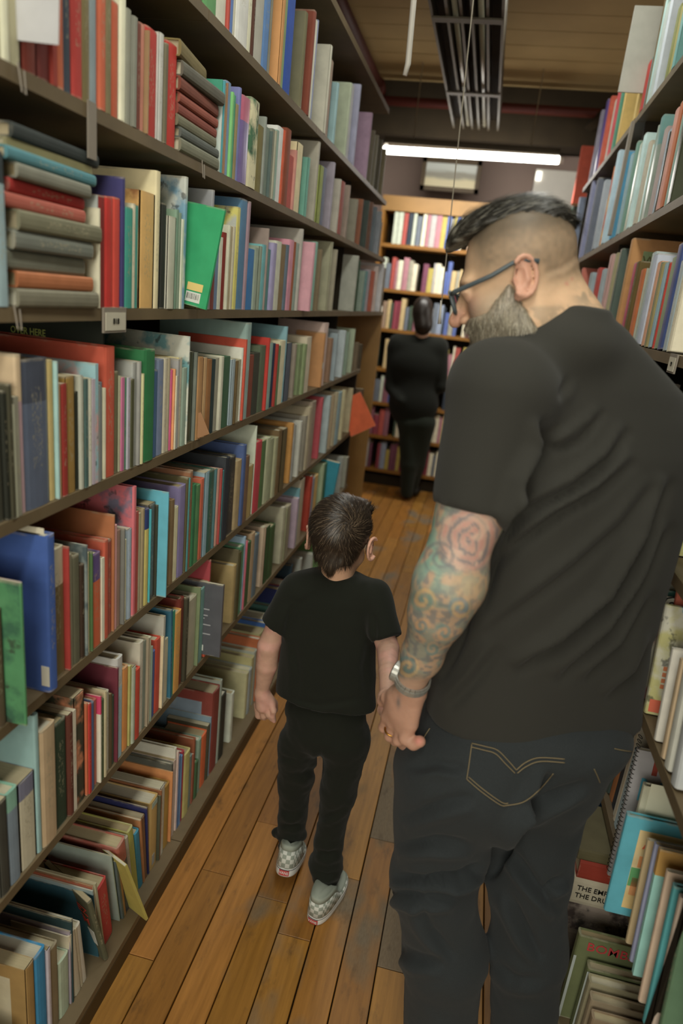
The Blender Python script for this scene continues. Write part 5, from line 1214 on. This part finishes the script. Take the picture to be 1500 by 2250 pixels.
# ---- jeans
vj = Vox((-.16, .92, .02), (.56, 1.46, 1.02), .0062)
kL, kR = PY(952, 1925, 1.14), PY(1160, 1925, 1.20); aL, aR = PY(965, 2300, 1.15), PY(1145, 2300, 1.20)
pel = PY(1150, 1600, 1.20)
vj.add(vj.ell(tuple(PY(1160, 1590, 1.205)), (.195, .13, .085)))
vj.add(vj.ell(tuple(PY(1040, 1680, 1.155)), (.125, .125, .13)), .05); vj.add(vj.ell(tuple(PY(1215, 1680, 1.215)), (.098, .12, .10)), .05)
vj.add(vj.cone(tuple(PY(985, 1700, 1.155)), tuple(kL), .108, .083), .04); vj.add(vj.cone(tuple(kL), tuple(PY(975, 2090, 1.14)), .082, .083), .03); vj.add(vj.cone(tuple(PY(975, 2090, 1.14)), tuple(aL), .083, .078), .03)
vj.add(vj.cone(tuple(PY(1195, 1720, 1.22)), tuple(kR), .092, .078), .04); vj.add(vj.cone(tuple(kR), tuple(PY(1160, 2080, 1.20)), .080, .077), .03); vj.add(vj.cone(tuple(PY(1160, 2080, 1.20)), tuple(aR), .077, .070), .03)
vj.D = np.maximum(vj.D, vj.Z-.965); vj.D = np.maximum(vj.D, .045-vj.Z)
Vj, Fj = vj.mesh(); Vj = relax(Vj, Fj, 2); Nj = normals(Vj, Fj)
for pts, dp, wd in (([(1210, 1700), (1160, 1780), (1110, 1860), (1070, 1930)], .020, 13), ([(860, 1925), (930, 1940), (1010, 1930), (1065, 1900)], .013, 12), ([(850, 1960), (920, 1975), (1000, 1975)], .010, 11), ([(880, 1800), (960, 1770), (1040, 1750)], .007, 14),
        ([(870, 1860), (950, 1850), (1040, 1860)], .008, 13), ([(915, 1990), (950, 2050), (1000, 2110)], .007, 12), ([(1120, 1870), (1170, 1940), (1230, 2010)], .010, 12), ([(1110, 1960), (1150, 2040), (1190, 2110)], .009, 12), ([(1130, 1800), (1200, 1760), (1290, 1720)], .009, 13),
        ([(1190, 1960), (1240, 1930)], .008, 10), ([(890, 1690), (960, 1680), (1020, 1690)], .005, 12), ([(870, 2080), (920, 2110), (980, 2120)], .006, 14), ([(1080, 2110), (1130, 2150), (1200, 2160)], .005, 14)):
    Vj = crease(Vj, Nj, pts, dp*2.4, wd*.85)
Vj = relax(Vj, Fj, 1); Vj = Vj+normals(Vj, Fj)*(.006*(vnoise(Vj, 14, 23)-.5)+.003*(vnoise(Vj, 35, 24)-.5))[:, None]
M_JEAN = cloth_mat('dark_denim', '232729', 1.0, 700, .85, '33383a')
jeans = np_mesh('jeans', Vj, Fj, M_JEAN, man); jeans['label'] = 'dark indigo jeans'
M_THR = simple('tan_stitching', '7c6c4c', .8, .2, var=.2)
def smooth_pts(p, n=8):
    out = []
    for i in range(len(p)-1):
        p0 = p[max(i-1, 0)]; p1 = p[i]; p2 = p[i+1]; p3 = p[min(i+2, len(p)-1)]
        for t in np.linspace(0, 1, n, endpoint=False):
            out.append(tuple(.5*((2*p1[k])+(-p0[k]+p2[k])*t+(2*p0[k]-5*p1[k]+4*p2[k]-p3[k])*t*t+(-p0[k]+3*p1[k]-3*p2[k]+p3[k])*t**3) for k in (0, 1)))
    return out+[p[-1]]
def stitch(obj, px, parent, name='stitching', r=.0010, smooth_=True):
    h = surf_hits(obj, smooth_pts(px) if smooth_ else px)
    if len(h) > 2: MB().tube(h, r, 5).build(name, M_THR, parent, True)
MB_pk = [(1036, 1635), (1030, 1680), (1025, 1712), (1058, 1740), (1098, 1768), (1112, 1770), (1150, 1762), (1185, 1735), (1215, 1700)]
stitch(jeans, MB_pk[:3], jeans); stitch(jeans, MB_pk[2:6], jeans); stitch(jeans, MB_pk[5:], jeans); stitch(jeans, [(a+4, b-5) for a, b in MB_pk[2:6]], jeans)
stitch(jeans, [(1036, 1633), (1065, 1640), (1092, 1648), (1115, 1670), (1134, 1692)], jeans); stitch(jeans, [(1034, 1641), (1062, 1648), (1088, 1656), (1110, 1678), (1131, 1699)], jeans)
stitch(jeans, [(1134, 1692), (1155, 1675), (1185, 1665), (1240, 1668)], jeans); stitch(jeans, [(1136, 1699), (1158, 1683), (1188, 1673), (1240, 1676)], jeans)
stitch(jeans, [(1350, 1645), (1375, 1650), (1398, 1652)], jeans); stitch(jeans, [(1305, 1690), (1312, 1705), (1318, 1720)], jeans); stitch(jeans, [(928, 1625), (936, 1612), (944, 1600)], jeans)
# shoes just below the frame
for (a, nm) in ((aL, 'shoe'), (aR, 'shoe')):
    v_ = Vox((a[0]-.09, a[1]-.1, -.005), (a[0]+.09, a[1]+.26, .16), .008); v_.add(v_.ell((a[0], a[1]+.02, .05), (.042, .07, .05))); v_.add(v_.ell((a[0], a[1]+.13, .035), (.047, .10, .036)), .03); v_.D = np.maximum(v_.D, .004-v_.Z)
    q = v_.mesh(); np_mesh('shoe', relax(q[0], q[1], 1), q[1], simple('black_leather', '1c1a17', .4, .4), man)
# ---- watch and ring
M_BRSTEEL = simple('brushed_steel', 'a9a8a0', .32, .8, metal=.45, var=.2, scale=200)
wt = empty('wristwatch', tuple(wri)); wt.parent = man; wt.matrix_parent_inverse = parent_inv(man)
ad = np.array(PY(904, 1512, 1.095))-np.array(PY(927, 1440, 1.06)); ad /= np.linalg.norm(ad)
wc = np.array(PY(906, 1494, 1.087)); u_ = np.cross(ad, [0, 1, 0]); u_ /= np.linalg.norm(u_); v2 = np.cross(ad, u_)
tilt_ = .22
for k in range(22):
    a = 2*PI*k/22; rad = np.array(u_)*.0295*math.cos(a)+v2*.0285*math.sin(a); c_ = wc+rad+ad*(rad @ (-u_))*.0
    t_ = -u_*math.sin(a)+v2*math.cos(a); nn = rad/np.linalg.norm(rad)
    M_ = Matrix((tuple(t_), tuple(ad), tuple(nn))).transposed().to_4x4(); M_.translation = Vector(c_)
    for (y0, y1, hh) in ((-.0095, -.0034, .0022), (-.0031, .0031, .0028), (.0034, .0095, .0022)): pass
    mb = MB(); mb.box((-.0040, -.0095, -.001), (.0040, -.0034, .0022), M_); mb.box((-.0046, -.0031, -.001), (.0046, .0031, .0030), M_); mb.box((-.0046, .0034, -.001), (.0046, .0095, .0022), M_)
    mb.build('bracelet_link', M_BRSTEEL, wt)
side_ = np.array(PY(866, 1484, 1.10))-wc; side_ -= ad*(side_ @ ad); side_ /= np.linalg.norm(side_)
cc = wc+side_*.031
MB().tube([tuple(cc-side_*.005), tuple(cc+side_*.006)], .019, 24).build('watch_case', M_BRSTEEL, wt)
MB().tube([tuple(cc+side_*.006), tuple(cc+side_*.008)], [.019, .016], 24).build('bezel', M_INK, wt)
MB().tube([tuple(cc+ad*.019), tuple(cc+ad*.024)], .0035, 10).build('crown', M_BRSTEEL, wt)
rg_ = np.array(PY(860, 1604, 1.124)); rd = np.array(PY(856, 1617, 1.13))-np.array(PY(866, 1588, 1.115)); rd /= np.linalg.norm(rd); ua = np.cross(rd, [0, 1, 0]); ua /= np.linalg.norm(ua); ub = np.cross(rd, ua)
MB().tube([tuple(rg_+ua*.0128*math.cos(a)+ub*.0128*math.sin(a)) for a in np.linspace(0, 2*PI, 25)[:-1]], .0018, 6, True).build('ring', M_GOLD, man, True)
# ================================================================ THE BOY
boy = empty('person', (-.24, 1.53, 0)); tag(boy, 'small boy in black T-shirt and black trousers walking ahead, seen from behind', 'person')
HB = frame(tuple(PY(747, 1192, 1.545)), (.08, 1.0, -.20), (-.02, 0, 1))
ob = HB.translation; BS = .93
v1 = Vox((ob.x-.12, ob.y-.15, ob.z-.19), (ob.x+.12, ob.y+.15, ob.z+.14), .0031)
head_field(v1, HB, BS, 1.0, True)
bn = np.array(PY(742, 1275, 1.535))
v1.add(v1.cone(tuple(HB @ Vector((0, -.025, -.03))), tuple(bn), .036, .040), .025)
Va, Fa = v1.mesh(); Va = relax(Va, Fa, 1)
def head_col(V):
    Q = np.array([HB.inverted() @ Vector(v) for v in V])/BS; x, y, z = Q.T; C = np.tile(SK('c09474'), (len(V), 1))
    ear = sm(np.abs(x), .076, .083)*(z > -.045)*(z < .045); C = lerp(C, SK('c49078'), ear)
    C = lerp(C, SK('3a2c20'), (sm(z, -.055, -.03)*sm(-y, -.02, .0))*(1-ear)*.9); C = lerp(C, SK('9c5a50'), .8*np.exp(-(x**2/.0004+(z+.063)**2/.00004+(y-.1)**2/.0003)))
    C = lerp(C, SK('4a3424'), .8*np.exp(-((np.abs(x)-.03)**2/.0003+(y-.09)**2/.0004+(z-.02)**2/.00003)))
    return C*(.94+.12*vnoise(V, 50, 31))[:, None]
# arms
vl = Vox((-.56, 1.38, .50), (-.38, 1.66, .95), .0028)
def BP(x, y, d): return tuple(PY(x, y, d))
vl.add(vl.cone(BP(628, 1330, 1.53), BP(590, 1420, 1.51), .029, .0285)); vl.add(vl.cone(BP(590, 1420, 1.51), BP(586, 1462, 1.515), .0285, .0275), .004)
vl.add(vl.cone(BP(586, 1462, 1.515), BP(575, 1522, 1.525), .0275, .0165), .004)
vl.add(vl.cone(BP(575, 1522, 1.525), BP(578, 1550, 1.53), .0175, .021), .012); vl.add(vl.cone(BP(582, 1530, 1.525), BP(596, 1545, 1.53), .016, .014), .01)
for ch, r in (([(566, 1548, 1.535), (568, 1572, 1.54), (580, 1576, 1.555), (584, 1562, 1.56)], (.011, .0095, .0085, .0075)), ([(576, 1552, 1.53), (579, 1573, 1.53), (589, 1574, 1.545), (590, 1560, 1.55)], (.0105, .009, .0082, .0075)),
        ([(586, 1550, 1.525), (590, 1570, 1.525), (597, 1578, 1.53), (601, 1570, 1.54)], (.010, .0088, .008, .007)), ([(596, 1545, 1.525), (601, 1562, 1.52), (599, 1574, 1.525), (602, 1584, 1.53)], (.0095, .0085, .0075, .0065)),
        ([(590, 1530, 1.53), (603, 1545, 1.545), (605, 1560, 1.55)], (.0105, .009, .008))):
    for j in range(len(ch)-1): vl.add(vl.cone(BP(*ch[j]), BP(*ch[j+1]), r[j], r[j+1]), .003)
Vl, Fl = vl.mesh(); Vl = relax(Vl, Fl, 2)
vr = Vox((-.24, 1.08, .66), (-.02, 1.60, 1.00), .0032)
vr.add(vr.cone(BP(826, 1340, 1.53), BP(852, 1425, 1.46), .029, .027)); vr.add(vr.cone(BP(852, 1425, 1.46), BP(852, 1478, 1.33), .027, .020), .004)
vr.add(vr.cone(BP(852, 1478, 1.33), BP(850, 1535, 1.22), .020, .015), .004); vr.add(vr.cone(BP(850, 1535, 1.22), BP(852, 1558, 1.185), .019, .017), .01)
for k, dx in enumerate((-9, -3, 4, 11)):
    ch = [(852+dx, 1556, 1.185), (853+dx, 1574, 1.165), (862+dx, 1582, 1.158), (868+dx, 1574, 1.165)]; r = (.0088, .0078, .0072, .0065)
    for j in range(3): vr.add(vr.cone(BP(*ch[j]), BP(*ch[j+1]), r[j], r[j+1]), .003)
for a, b in (((846, 1545, 1.20), (838, 1560, 1.19)), ((838, 1560, 1.19), (844, 1572, 1.175))): vr.add(vr.cone(BP(*a), BP(*b), .009, .008), .004)
Vr, Fr = vr.mesh(); Vr = relax(Vr, Fr, 1)
# coarse trunk, ankles
vc = Vox((-.46, 1.40, .05), (-.06, 1.86, 1.10), .01)
vc.add(vc.ell(BP(742, 1360, 1.53), (.085, .05, .10))); vc.add(vc.ell(BP(722, 1480, 1.53), (.07, .04, .08)), .05); vc.add(vc.cone(BP(742, 1300, 1.53), tuple(bn), .05, .035), .03)
ankL, ankR = BP(634, 1872, 1.565), BP(713, 1955, 1.535)
vc.add(vc.cone(BP(630, 1335, 1.53), BP(742, 1330, 1.53), .022, .03), .02); vc.add(vc.cone(BP(826, 1340, 1.53), BP(742, 1330, 1.53), .022, .03), .02)
for a, h_, k_ in ((ankL, BP(672, 1600, 1.545), BP(648, 1720, 1.58)), (ankR, BP(755, 1600, 1.545), BP(742, 1740, 1.545))):
    vc.add(vc.cone(BP(722, 1500, 1.53), h_, .035, .035), .02); vc.add(vc.cone(h_, k_, .04, .03), .02); vc.add(vc.cone(k_, tuple(a), .03, .02), .02)
Vc, Fc = vc.mesh(); Vc = relax(Vc, Fc, 1)
sk_ = lambda V: lerp(np.tile(SK('b48a74'), (len(V), 1)), SK('c08c7c'), sm(vnoise(V, 40, 33), .4, .8))*(.93+.14*vnoise(V, 90, 34))[:, None]
allV, allF, n0 = [], [], 0
for V, F in ((Va, Fa), (Vl, Fl), (Vr, Fr), (Vc, Fc)): allV.append(V); allF.append(F+n0); n0 += len(V)
np_mesh('body', np.concatenate(allV), np.concatenate(allF), M_SKIN, boy, np.concatenate([head_col(Va), sk_(Vl), sk_(Vr), sk_(Vc)]))
# ---- hair with a whorl at the crown
vh2 = Vox((ob.x-.10, ob.y-.13, ob.z-.12), (ob.x+.10, ob.y+.13, ob.z+.13), .003)
Pq = [c/BS for c in vh2.loc(HB)]
hc = vh2.ell((0, -.018, .042), (.0805, .099, .0865), Pq); hc = smin(hc, vh2.ell((.012, .066, .092), (.05, .036, .026), Pq), .03)
hc = smin(hc, vh2.ell((0, -.050, -.030), (.050, .042, .050), Pq), .02)
# lower hairline: high at the face, low at the nape with a small point
nape = -.048 - .040*np.exp(-(Pq[0]/.014)**2) - .0*Pq[1]
line = np.where(Pq[1] > -.0, .045+np.clip(Pq[1], 0, 1)*.25, nape+np.clip(Pq[1]+.045, 0, .045)*2.1)
hc = np.maximum(hc, (line-Pq[2])*.7)
for sx in (-1, 1): hc = np.maximum(hc, -vh2.ell((sx*.084, .000, -.004), (.017, .028, .038), Pq))
vh2.D = np.broadcast_to(hc, vh2.n).astype(np.float32).copy(); Vq, Fq = vh2.mesh(); Vq = relax(Vq, Fq, 2); Nq = normals(Vq, Fq)
whp = surf_hits(type('o', (), {'data': None}), []) if False else None
Rb = np.array(HB.to_3x3())
pxq, pyq = proj_many(Vq); fc = (Nq @ (R_CAM @ np.array([0, 0, 1.0]))) > .1
iw = np.argmin(np.where(fc, (pxq-767)**2+(pyq-1153)**2, 1e9)); WH = Vq[iw]; WN = Nq[iw]
def comb(p, nn):      # direction of the hair at a scalp point: spiral out of the whorl, then down or forward
    r = p-WH; r = r-np.dot(r, nn)*nn; L = np.linalg.norm(r)+1e-6; rad = r/L; tan = np.cross(nn, rad)
    k = math.exp(-L/.035)
    return rad*(.55+.45*(1-k))+tan*(1.1*k+.18)
rq = np.random.RandomState(9)
Uq = np.array([comb(p, n_) for p, n_ in zip(Vq, Nq)]); side = np.cross(Nq, Uq)
ang_ = np.arctan2((Vq-WH) @ (R_CAM @ np.array([0, 1.0, 0])), (Vq-WH) @ (R_CAM @ np.array([1.0, 0, 0]))); Lq = np.linalg.norm(Vq-WH, axis=1)
swq = np.sin(ang_*34+Lq*-150*np.exp(-Lq/.06)+4*vnoise(Vq, 40, 41))
Vq = Vq+Nq*(.0008*swq+.0016*(vnoise(Vq, 90, 42)-.5))[:, None]
Cq = lerp(np.tile(SK('2a2118'), (len(Vq), 1)), SK('4c3d2e'), .5*sm(swq, .2, .9))
np_mesh('hair', Vq, Fq, M_HAIR, boy, Cq)
pk = rq.choice(len(Vq), 9000)
earp = np.abs((Vq-np.array(HB.translation)) @ np.array(HB.to_3x3())[:, 0]) > .058; earp &= ((Vq-np.array(HB.translation)) @ np.array(HB.to_3x3())[:, 2]) < .035
pk = [i for i in pk if not earp[i]]
pk = [i for i in pk if (Nq[i] @ (R_CAM @ np.array([0, 0, 1.0]))) > -.3]
M_HAIR2 = hair_mat('hair_fine', '', '', sc=120, rough=.36)
def bcol(p, rg):
    d = np.linalg.norm(p-WH); m = .34*math.exp(-d/.045)+.03  # more pale hairs near the whorl, painting its highlight into the colour
    return SK('66543f')*rg.uniform(.8, 1.2) if rg.rand() < m else SK('2a2017')*rg.uniform(.75, 1.3)
h2 = strands('hair_strand', [(Vq[i]+Nq[i]*.0006, Nq[i]) for i in pk], lambda p, nn, rg: comb(p, nn)+rg.normal(0, .10, 3), .024, .0005, M_HAIR2, boy, bcol, .035, 10, HB, n=6)
h2['kind'] = 'stuff'
# ---- black T-shirt
vt2 = Vox((-.52, 1.40, .62), (-.02, 1.66, 1.16), .0048)
RB = [(607, 824, 1568, 1556, .062), (610, 824, 1520, 1512, .064), (618, 824, 1450, 1445, .064), (624, 826, 1390, 1395, .063), (628, 838, 1340, 1350, .061), (626, 852, 1300, 1312, .056), (640, 846, 1276, 1290, .048), (668, 818, 1260, 1272, .042), (700, 788, 1252, 1262, .036)]
RB = [(PY(l, yl, 1.53), PY(r_, yr, 1.53), t) for l, r_, yl, yr, t in RB]
Cb = np.array([(a+b)/2 for a, b, t in RB]); Wb = np.array([np.linalg.norm(b-a)/2 for a, b, t in RB]); Tb = np.array([t for a, b, t in RB]); od = np.argsort(Cb[:, 2])
Zq = np.broadcast_to(vt2.Z, (1, 1, vt2.n[2])).ravel(); fb = lambda a: np.interp(Zq, Cb[od, 2], a[od]).astype(np.float32).reshape(1, 1, -1)
kx = ((np.abs(vt2.X-fb(Cb[:, 0]))/fb(Wb))**2.3+(np.abs(vt2.Y-fb(Cb[:, 1]))/fb(Tb))**2.3)**(1/2.3); db = (kx-1)*np.minimum(fb(Wb), fb(Tb))
tl = Cb[0, 2]; db = np.maximum(db, tl-vt2.Z); db = np.maximum(db, vt2.Z-Cb[-1, 2]-.006); vt2.add(db)
for a, b, ra, rb in (((655, 1298, 1.525), (603, 1376, 1.508), .043, .0385), ((822, 1308, 1.525), (850, 1404, 1.472), .042, .0385)):
    a_, b_ = np.array(PY(*a)), np.array(PY(*b)); ax3 = (b_-a_)/np.linalg.norm(b_-a_); q = vt2.cone(tuple(a_), tuple(b_+ax3*.02), ra, rb)
    q = np.maximum(q, (vt2.X-b_[0])*ax3[0]+(vt2.Y-b_[1])*ax3[1]+(vt2.Z-b_[2])*ax3[2]); vt2.add(q, .018)
vt2.cut(vt2.ell(BP(744, 1244, 1.530), (.052, .05, .026)), .006)
V_, F_ = vt2.mesh(); V_ = relax(V_, F_, 2); N_ = normals(V_, F_)
for pts, dp, wd in (([(640, 1400), (655, 1480), (650, 1540)], .004, 8), ([(812, 1400), (800, 1470), (806, 1530)], .004, 8), ([(640, 1330), (632, 1370), (628, 1400)], .006, 6), ([(822, 1350), (822, 1390), (824, 1415)], .006, 6), ([(620, 1530), (700, 1550), (800, 1535)], .004, 7), ([(690, 1300), (660, 1330)], .003, 7)):
    V_ = crease(V_, N_, pts, dp, wd)
V_ = V_+N_*(.004*(vnoise(V_, 22, 52)-.5))[:, None]
M_BLK = cloth_mat('black_cotton', '171a12', .95, 900); np_mesh('t_shirt', V_, F_, M_BLK, boy)
# ---- trousers
vp = Vox((-.47, 1.40, .03), (-.10, 1.78, .78), .0048)
vp.add(vp.ell(BP(715, 1570, 1.535), (.110, .064, .075))); vp.add(vp.ell(BP(716, 1610, 1.54), (.108, .072, .06)), .03)
hl_, kl_ = BP(655, 1630, 1.55), BP(648, 1720, 1.58)
vp.add(vp.cone(hl_, kl_, .056, .047), .03); vp.add(vp.cone(kl_, BP(640, 1820, 1.58), .046, .039), .02); vp.add(vp.cone(BP(640, 1820, 1.58), BP(634, 1860, 1.57), .036, .031), .008)
vp.add(vp.cone(BP(606, 1830, 1.58), BP(665, 1834, 1.585), .014, .013), .012); vp.add(vp.ell(BP(636, 1832, 1.58), (.042, .040, .014)), .01)
vp.add(vp.cone(BP(764, 1625, 1.545), BP(742, 1740, 1.545), .060, .048), .03); vp.add(vp.cone(BP(742, 1740, 1.545), BP(722, 1850, 1.54), .046, .036), .02)
vp.add(vp.cone(BP(722, 1850, 1.54), BP(715, 1900, 1.537), .040, .042), .02); vp.add(vp.ell(BP(716, 1900, 1.537), (.048, .046, .034)), .02); vp.add(vp.cone(BP(714, 1925, 1.535), BP(714, 1950, 1.533), .040, .031), .012)
V_, F_ = vp.mesh(); V_ = relax(V_, F_, 2); N_ = normals(V_, F_)
for pts, dp, wd in (([(630, 1700), (665, 1705), (700, 1685)], .008, 8), ([(612, 1660), (650, 1675)], .005, 6), ([(690, 1800), (730, 1790), (770, 1770)], .007, 7), ([(685, 1870), (720, 1880), (752, 1870)], .010, 7), ([(690, 1915), (720, 1925), (750, 1915)], .006, 6),
        ([(610, 1780), (640, 1790), (670, 1780)], .005, 7), ([(700, 1640), (705, 1690), (695, 1720)], .007, 7), ([(760, 1690), (740, 1750)], .004, 8), ([(610, 1812), (640, 1816), (668, 1812)], .006, 5), ([(600, 1850), (635, 1852), (668, 1850)], .005, 4)):
    V_ = crease(V_, N_, pts, dp, wd)
V_ = V_+N_*(.005*(vnoise(V_, 26, 53)-.5)+.003*(vnoise(V_, 60, 54)-.5))[:, None]
np_mesh('trousers', V_, F_, cloth_mat('black_fleece', '161911', .95, 700), boy)
# ---- checkered slip-on shoes
def check_mat():
    m, nt, b = new_mat('grey_check_canvas', .8, .2); t = N(nt, 'ShaderNodeTexCoord').outputs['Object']
    ck = N(nt, 'ShaderNodeTexChecker'); ck.inputs['Scale'].default_value = 84; ck.inputs['Color1'].default_value = (*rgb('8c9488', 1.1), 1); ck.inputs['Color2'].default_value = (*rgb('c0c2ba', 1.15), 1)
    nt.links.new(t, ck.inputs['Vector']); nt.links.new(ck.outputs[0], b.inputs['Base Color']); return m
M_CHK = check_mat(); M_CAN = simple('grey_canvas', '8f978a', .8, .2, var=.08, g=1.1); M_RUB = simple('white_rubber', 'c4c2bc', .5, .4, var=.06, g=1.15)
M_SOLE = simple('gum_sole', '7a4424', .6, .3, var=.15); M_RED = simple('red_label', 'b02c2c', .5, .3, var=.05, g=1.1); M_LINE = simple('dark_line', '2c3440', .6)
def outline(L, W, n=40):      # shoe footprint, heel at y=0, toe at y=L
    P = []
    for k in range(n):
        a = 2*PI*k/n; sn, cs = math.sin(a), math.cos(a); x = math.copysign(abs(sn)**.72, sn); y = -math.copysign(abs(cs)**.85, cs); P.append((x*W/2*(.90+.10*sm(np.array([y]), -.3, .5)[0]), (y+1)/2*L))
    return P
def shoe(base, fwd, up, label_txt):
    M_ = frame(base, fwd, up); root = empty('shoe', base); root.parent = boy; root.matrix_parent_inverse = parent_inv(boy); L, W = .185, .077
    def ring_mesh(name, rings, mat, cap=True):
        V, F = [], []; n = 40
        for (z, s, dl) in rings:
            for (x, y) in outline(L, W, n): V.append(tuple(M_ @ Vector((x*s, L/2+(y-L/2)*(1-(1-s)*W/L*1.0)+dl, z))))
        for r in range(len(rings)-1):
            for k in range(n): F.append([r*n+k, r*n+(k+1) % n, (r+1)*n+(k+1) % n, (r+1)*n+k])
        if cap: F.append(list(range(n))[::-1]); F.append([(len(rings)-1)*n+k for k in range(n)])
        me = bpy.data.meshes.new(name); me.from_pydata([tuple(M_.inverted() @ Vector(v)) for v in V], [], F); me.materials.append(mat); me.polygons.foreach_set('use_smooth', [True]*len(F))
        o = bpy.data.objects.new(name, me); col.objects.link(o); o.parent = root; o.matrix_parent_inverse = parent_inv(root); o.matrix_basis = M_; return o
    ring_mesh('outsole', [(0, .97, 0), (.004, .99, 0)], M_SOLE)
    ring_mesh('midsole', [(.0, 1.0, 0), (.003, 1.02, 0), (.020, 1.02, 0), (.022, .99, 0)], M_RUB)
    ring_mesh('foxing_line', [(.0175, 1.026, 0), (.0195, 1.026, 0)], M_LINE, False)
    # upper: rises at the heel, low over the toe
    V, F = [], []; n = 40; prof = [(0, 0), (.25, .03), (.5, .10), (.75, .22), (1, .40)]
    O = outline(L, W, n)
    for (t, ins) in prof:
        for (x, y) in O:
            yy = y/L; top = .056*(1-sm(np.array([yy]), .30, .62)[0])+.030; sc = 1-ins*(.55+.9*sm(np.array([yy]), .35, .7)[0])
            V.append((x*sc, L/2+(y-L/2)*(1-ins*.25*(1 if yy > .5 else .35)), .020+(top-.020)*math.sin(t*PI/2)**.8))
    for r in range(len(prof)-1):
        for k in range(n): F.append([r*n+k, r*n+(k+1) % n, (r+1)*n+(k+1) % n, (r+1)*n+k])
    F.append([(len(prof)-1)*n+k for k in range(n)])
    for nm, rr_, mt in (('upper', slice(0, 3), M_CHK), ('collar', slice(3, 9), M_CAN)):
        fs = [f for i, f in enumerate(F) if (i // n in range(0, 2)) == (nm == 'upper')]
        me = bpy.data.meshes.new(nm); me.from_pydata(V, [], fs); me.materials.append(mt); me.polygons.foreach_set('use_smooth', [True]*len(fs))
        o = bpy.data.objects.new(nm, me); col.objects.link(o); o.parent = root; o.matrix_parent_inverse = parent_inv(root); o.matrix_basis = M_
        md = o.modifiers.new('thickness', 'SOLIDIFY'); md.thickness = .0015
    mb = MB(); nx = 10; V = []
    for z in (.004, .0185):
        for k in range(nx+1):
            x = -.0145+.029*k/nx; s_n = abs(x/(W/2*.90))**(1/.72); y = L/2-(L/2)*1.026*math.sqrt(max(0, 1-s_n**2))**.85-.0012; V.append((x, y, z))
    fs = [[k, k+1, nx+2+k, nx+1+k] for k in range(nx)]
    me = bpy.data.meshes.new('heel_label'); me.from_pydata(V, [], fs); me.materials.append(M_RED); o = bpy.data.objects.new('heel_label', me); col.objects.link(o); o.parent = root; o.matrix_parent_inverse = parent_inv(root); o.matrix_basis = M_
    t = text_obj('lettering', label_txt, .0105, M_RUB, Matrix.Translation((0, -.0035, .0112)) @ Matrix.Rotation(PI/2, 4, 'X'), None, True, .0004, 1.0)
    t.parent = root; t.matrix_parent_inverse = parent_inv(root); t.matrix_basis = M_
    return root
gR = PZ(686, 2030, 0.001); shoe((gR[0], gR[1], .001), (.24, 1, 0), (0, 0, 1), 'VANS')
hL = PZ(622, 1926, .062); shoe(tuple(hL), (-.02, 1, -.33), (0, .33, 1), 'VANS')

# ================================================================ THE PERSON FAR BEHIND
bg = empty('person', (-.42, 5.75, 0)); tag(bg, 'dark haired person in black clothes reading at the far bookcase, back turned', 'person')
def FP(x, y, d=5.72): return tuple(PY(x, y, d))
vg = Vox((-.85, 5.5, .0), (-.10, 5.98, 1.78), .016)
vg.add(vg.ell(FP(928, 688), (.078, .095, .115))); vg.add(vg.cone(FP(928, 700), FP(926, 745), .055, .06), .03)
vgS = vg.D.copy()
Vg, Fg = vg.mesh(); Vg = relax(Vg, Fg, 1)
np_mesh('body', Vg, Fg, M_SKIN, bg, np.tile(SK('9c7458'), (len(Vg), 1)))
vg = Vox((-.90, 5.5, .02), (-.05, 5.98, 1.78), .014)
vg.add(vg.ell(FP(916, 800), (.225, .12, .21))); vg.add(vg.ell(FP(908, 885), (.21, .12, .22)), .08); vg.add(vg.cone(FP(873, 752), FP(965, 760), .07, .07), .05)
vg.add(vg.cone(FP(866, 765), FP(858, 850), .062, .05), .03); vg.add(vg.cone(FP(858, 850), FP(880, 880, 5.62), .05, .04), .02)
vg.add(vg.cone(FP(968, 770), FP(970, 850), .062, .05), .03); vg.add(vg.cone(FP(970, 850), FP(945, 860, 5.85), .05, .04), .02)
Vg, Fg = vg.mesh(); Vg = relax(Vg, Fg, 2); np_mesh('coat', Vg, Fg, cloth_mat('black_wool', '13160f', .9, 200), bg)
vg = Vox((-.80, 5.5, .02), (-.10, 5.98, 1.1), .014)
vg.add(vg.ell(FP(912, 925), (.155, .10, .12))); vg.add(vg.cone(FP(900, 930), FP(898, 1020), .10, .075), .04); vg.add(vg.cone(FP(898, 1020), FP(893, 1082), .075, .055), .02)
vg.add(vg.cone(FP(930, 930), FP(915, 1020, 5.8), .10, .075), .04); vg.add(vg.cone(FP(915, 1020, 5.8), FP(905, 1070, 5.86), .075, .05), .02)
Vg, Fg = vg.mesh(); Vg = relax(Vg, Fg, 2); np_mesh('trousers', Vg, Fg, cloth_mat('dark_trousers', '1a2117', .95, 200), bg)
vg = Vox((-.72, 5.5, 1.35), (-.22, 5.98, 1.82), .010); vg.add(vg.ell(FP(928, 684, 5.70), (.084, .10, .118))); vg.add(vg.ell(FP(930, 712, 5.67), (.075, .07, .09)), .03)
Vg, Fg = vg.mesh(); Vg = relax(Vg, Fg, 2); np_mesh('hair', Vg, Fg, M_HAIR, bg, np.tile(SK('19120c'), (len(Vg), 1)))
for q_ in (FP(895, 1090, 5.76), FP(910, 1080, 5.88)):
    v_ = Vox((q_[0]-.09, q_[1]-.12, .002), (q_[0]+.09, q_[1]+.26, .16), .012); v_.add(v_.ell((q_[0], q_[1]+.02, .05), (.045, .07, .05))); v_.add(v_.ell((q_[0], q_[1]+.11, .035), (.048, .10, .036)), .03)
    q = v_.mesh(); np_mesh('shoe', relax(q[0], q[1], 1), q[1], simple('black_shoe', '181814', .5), bg)
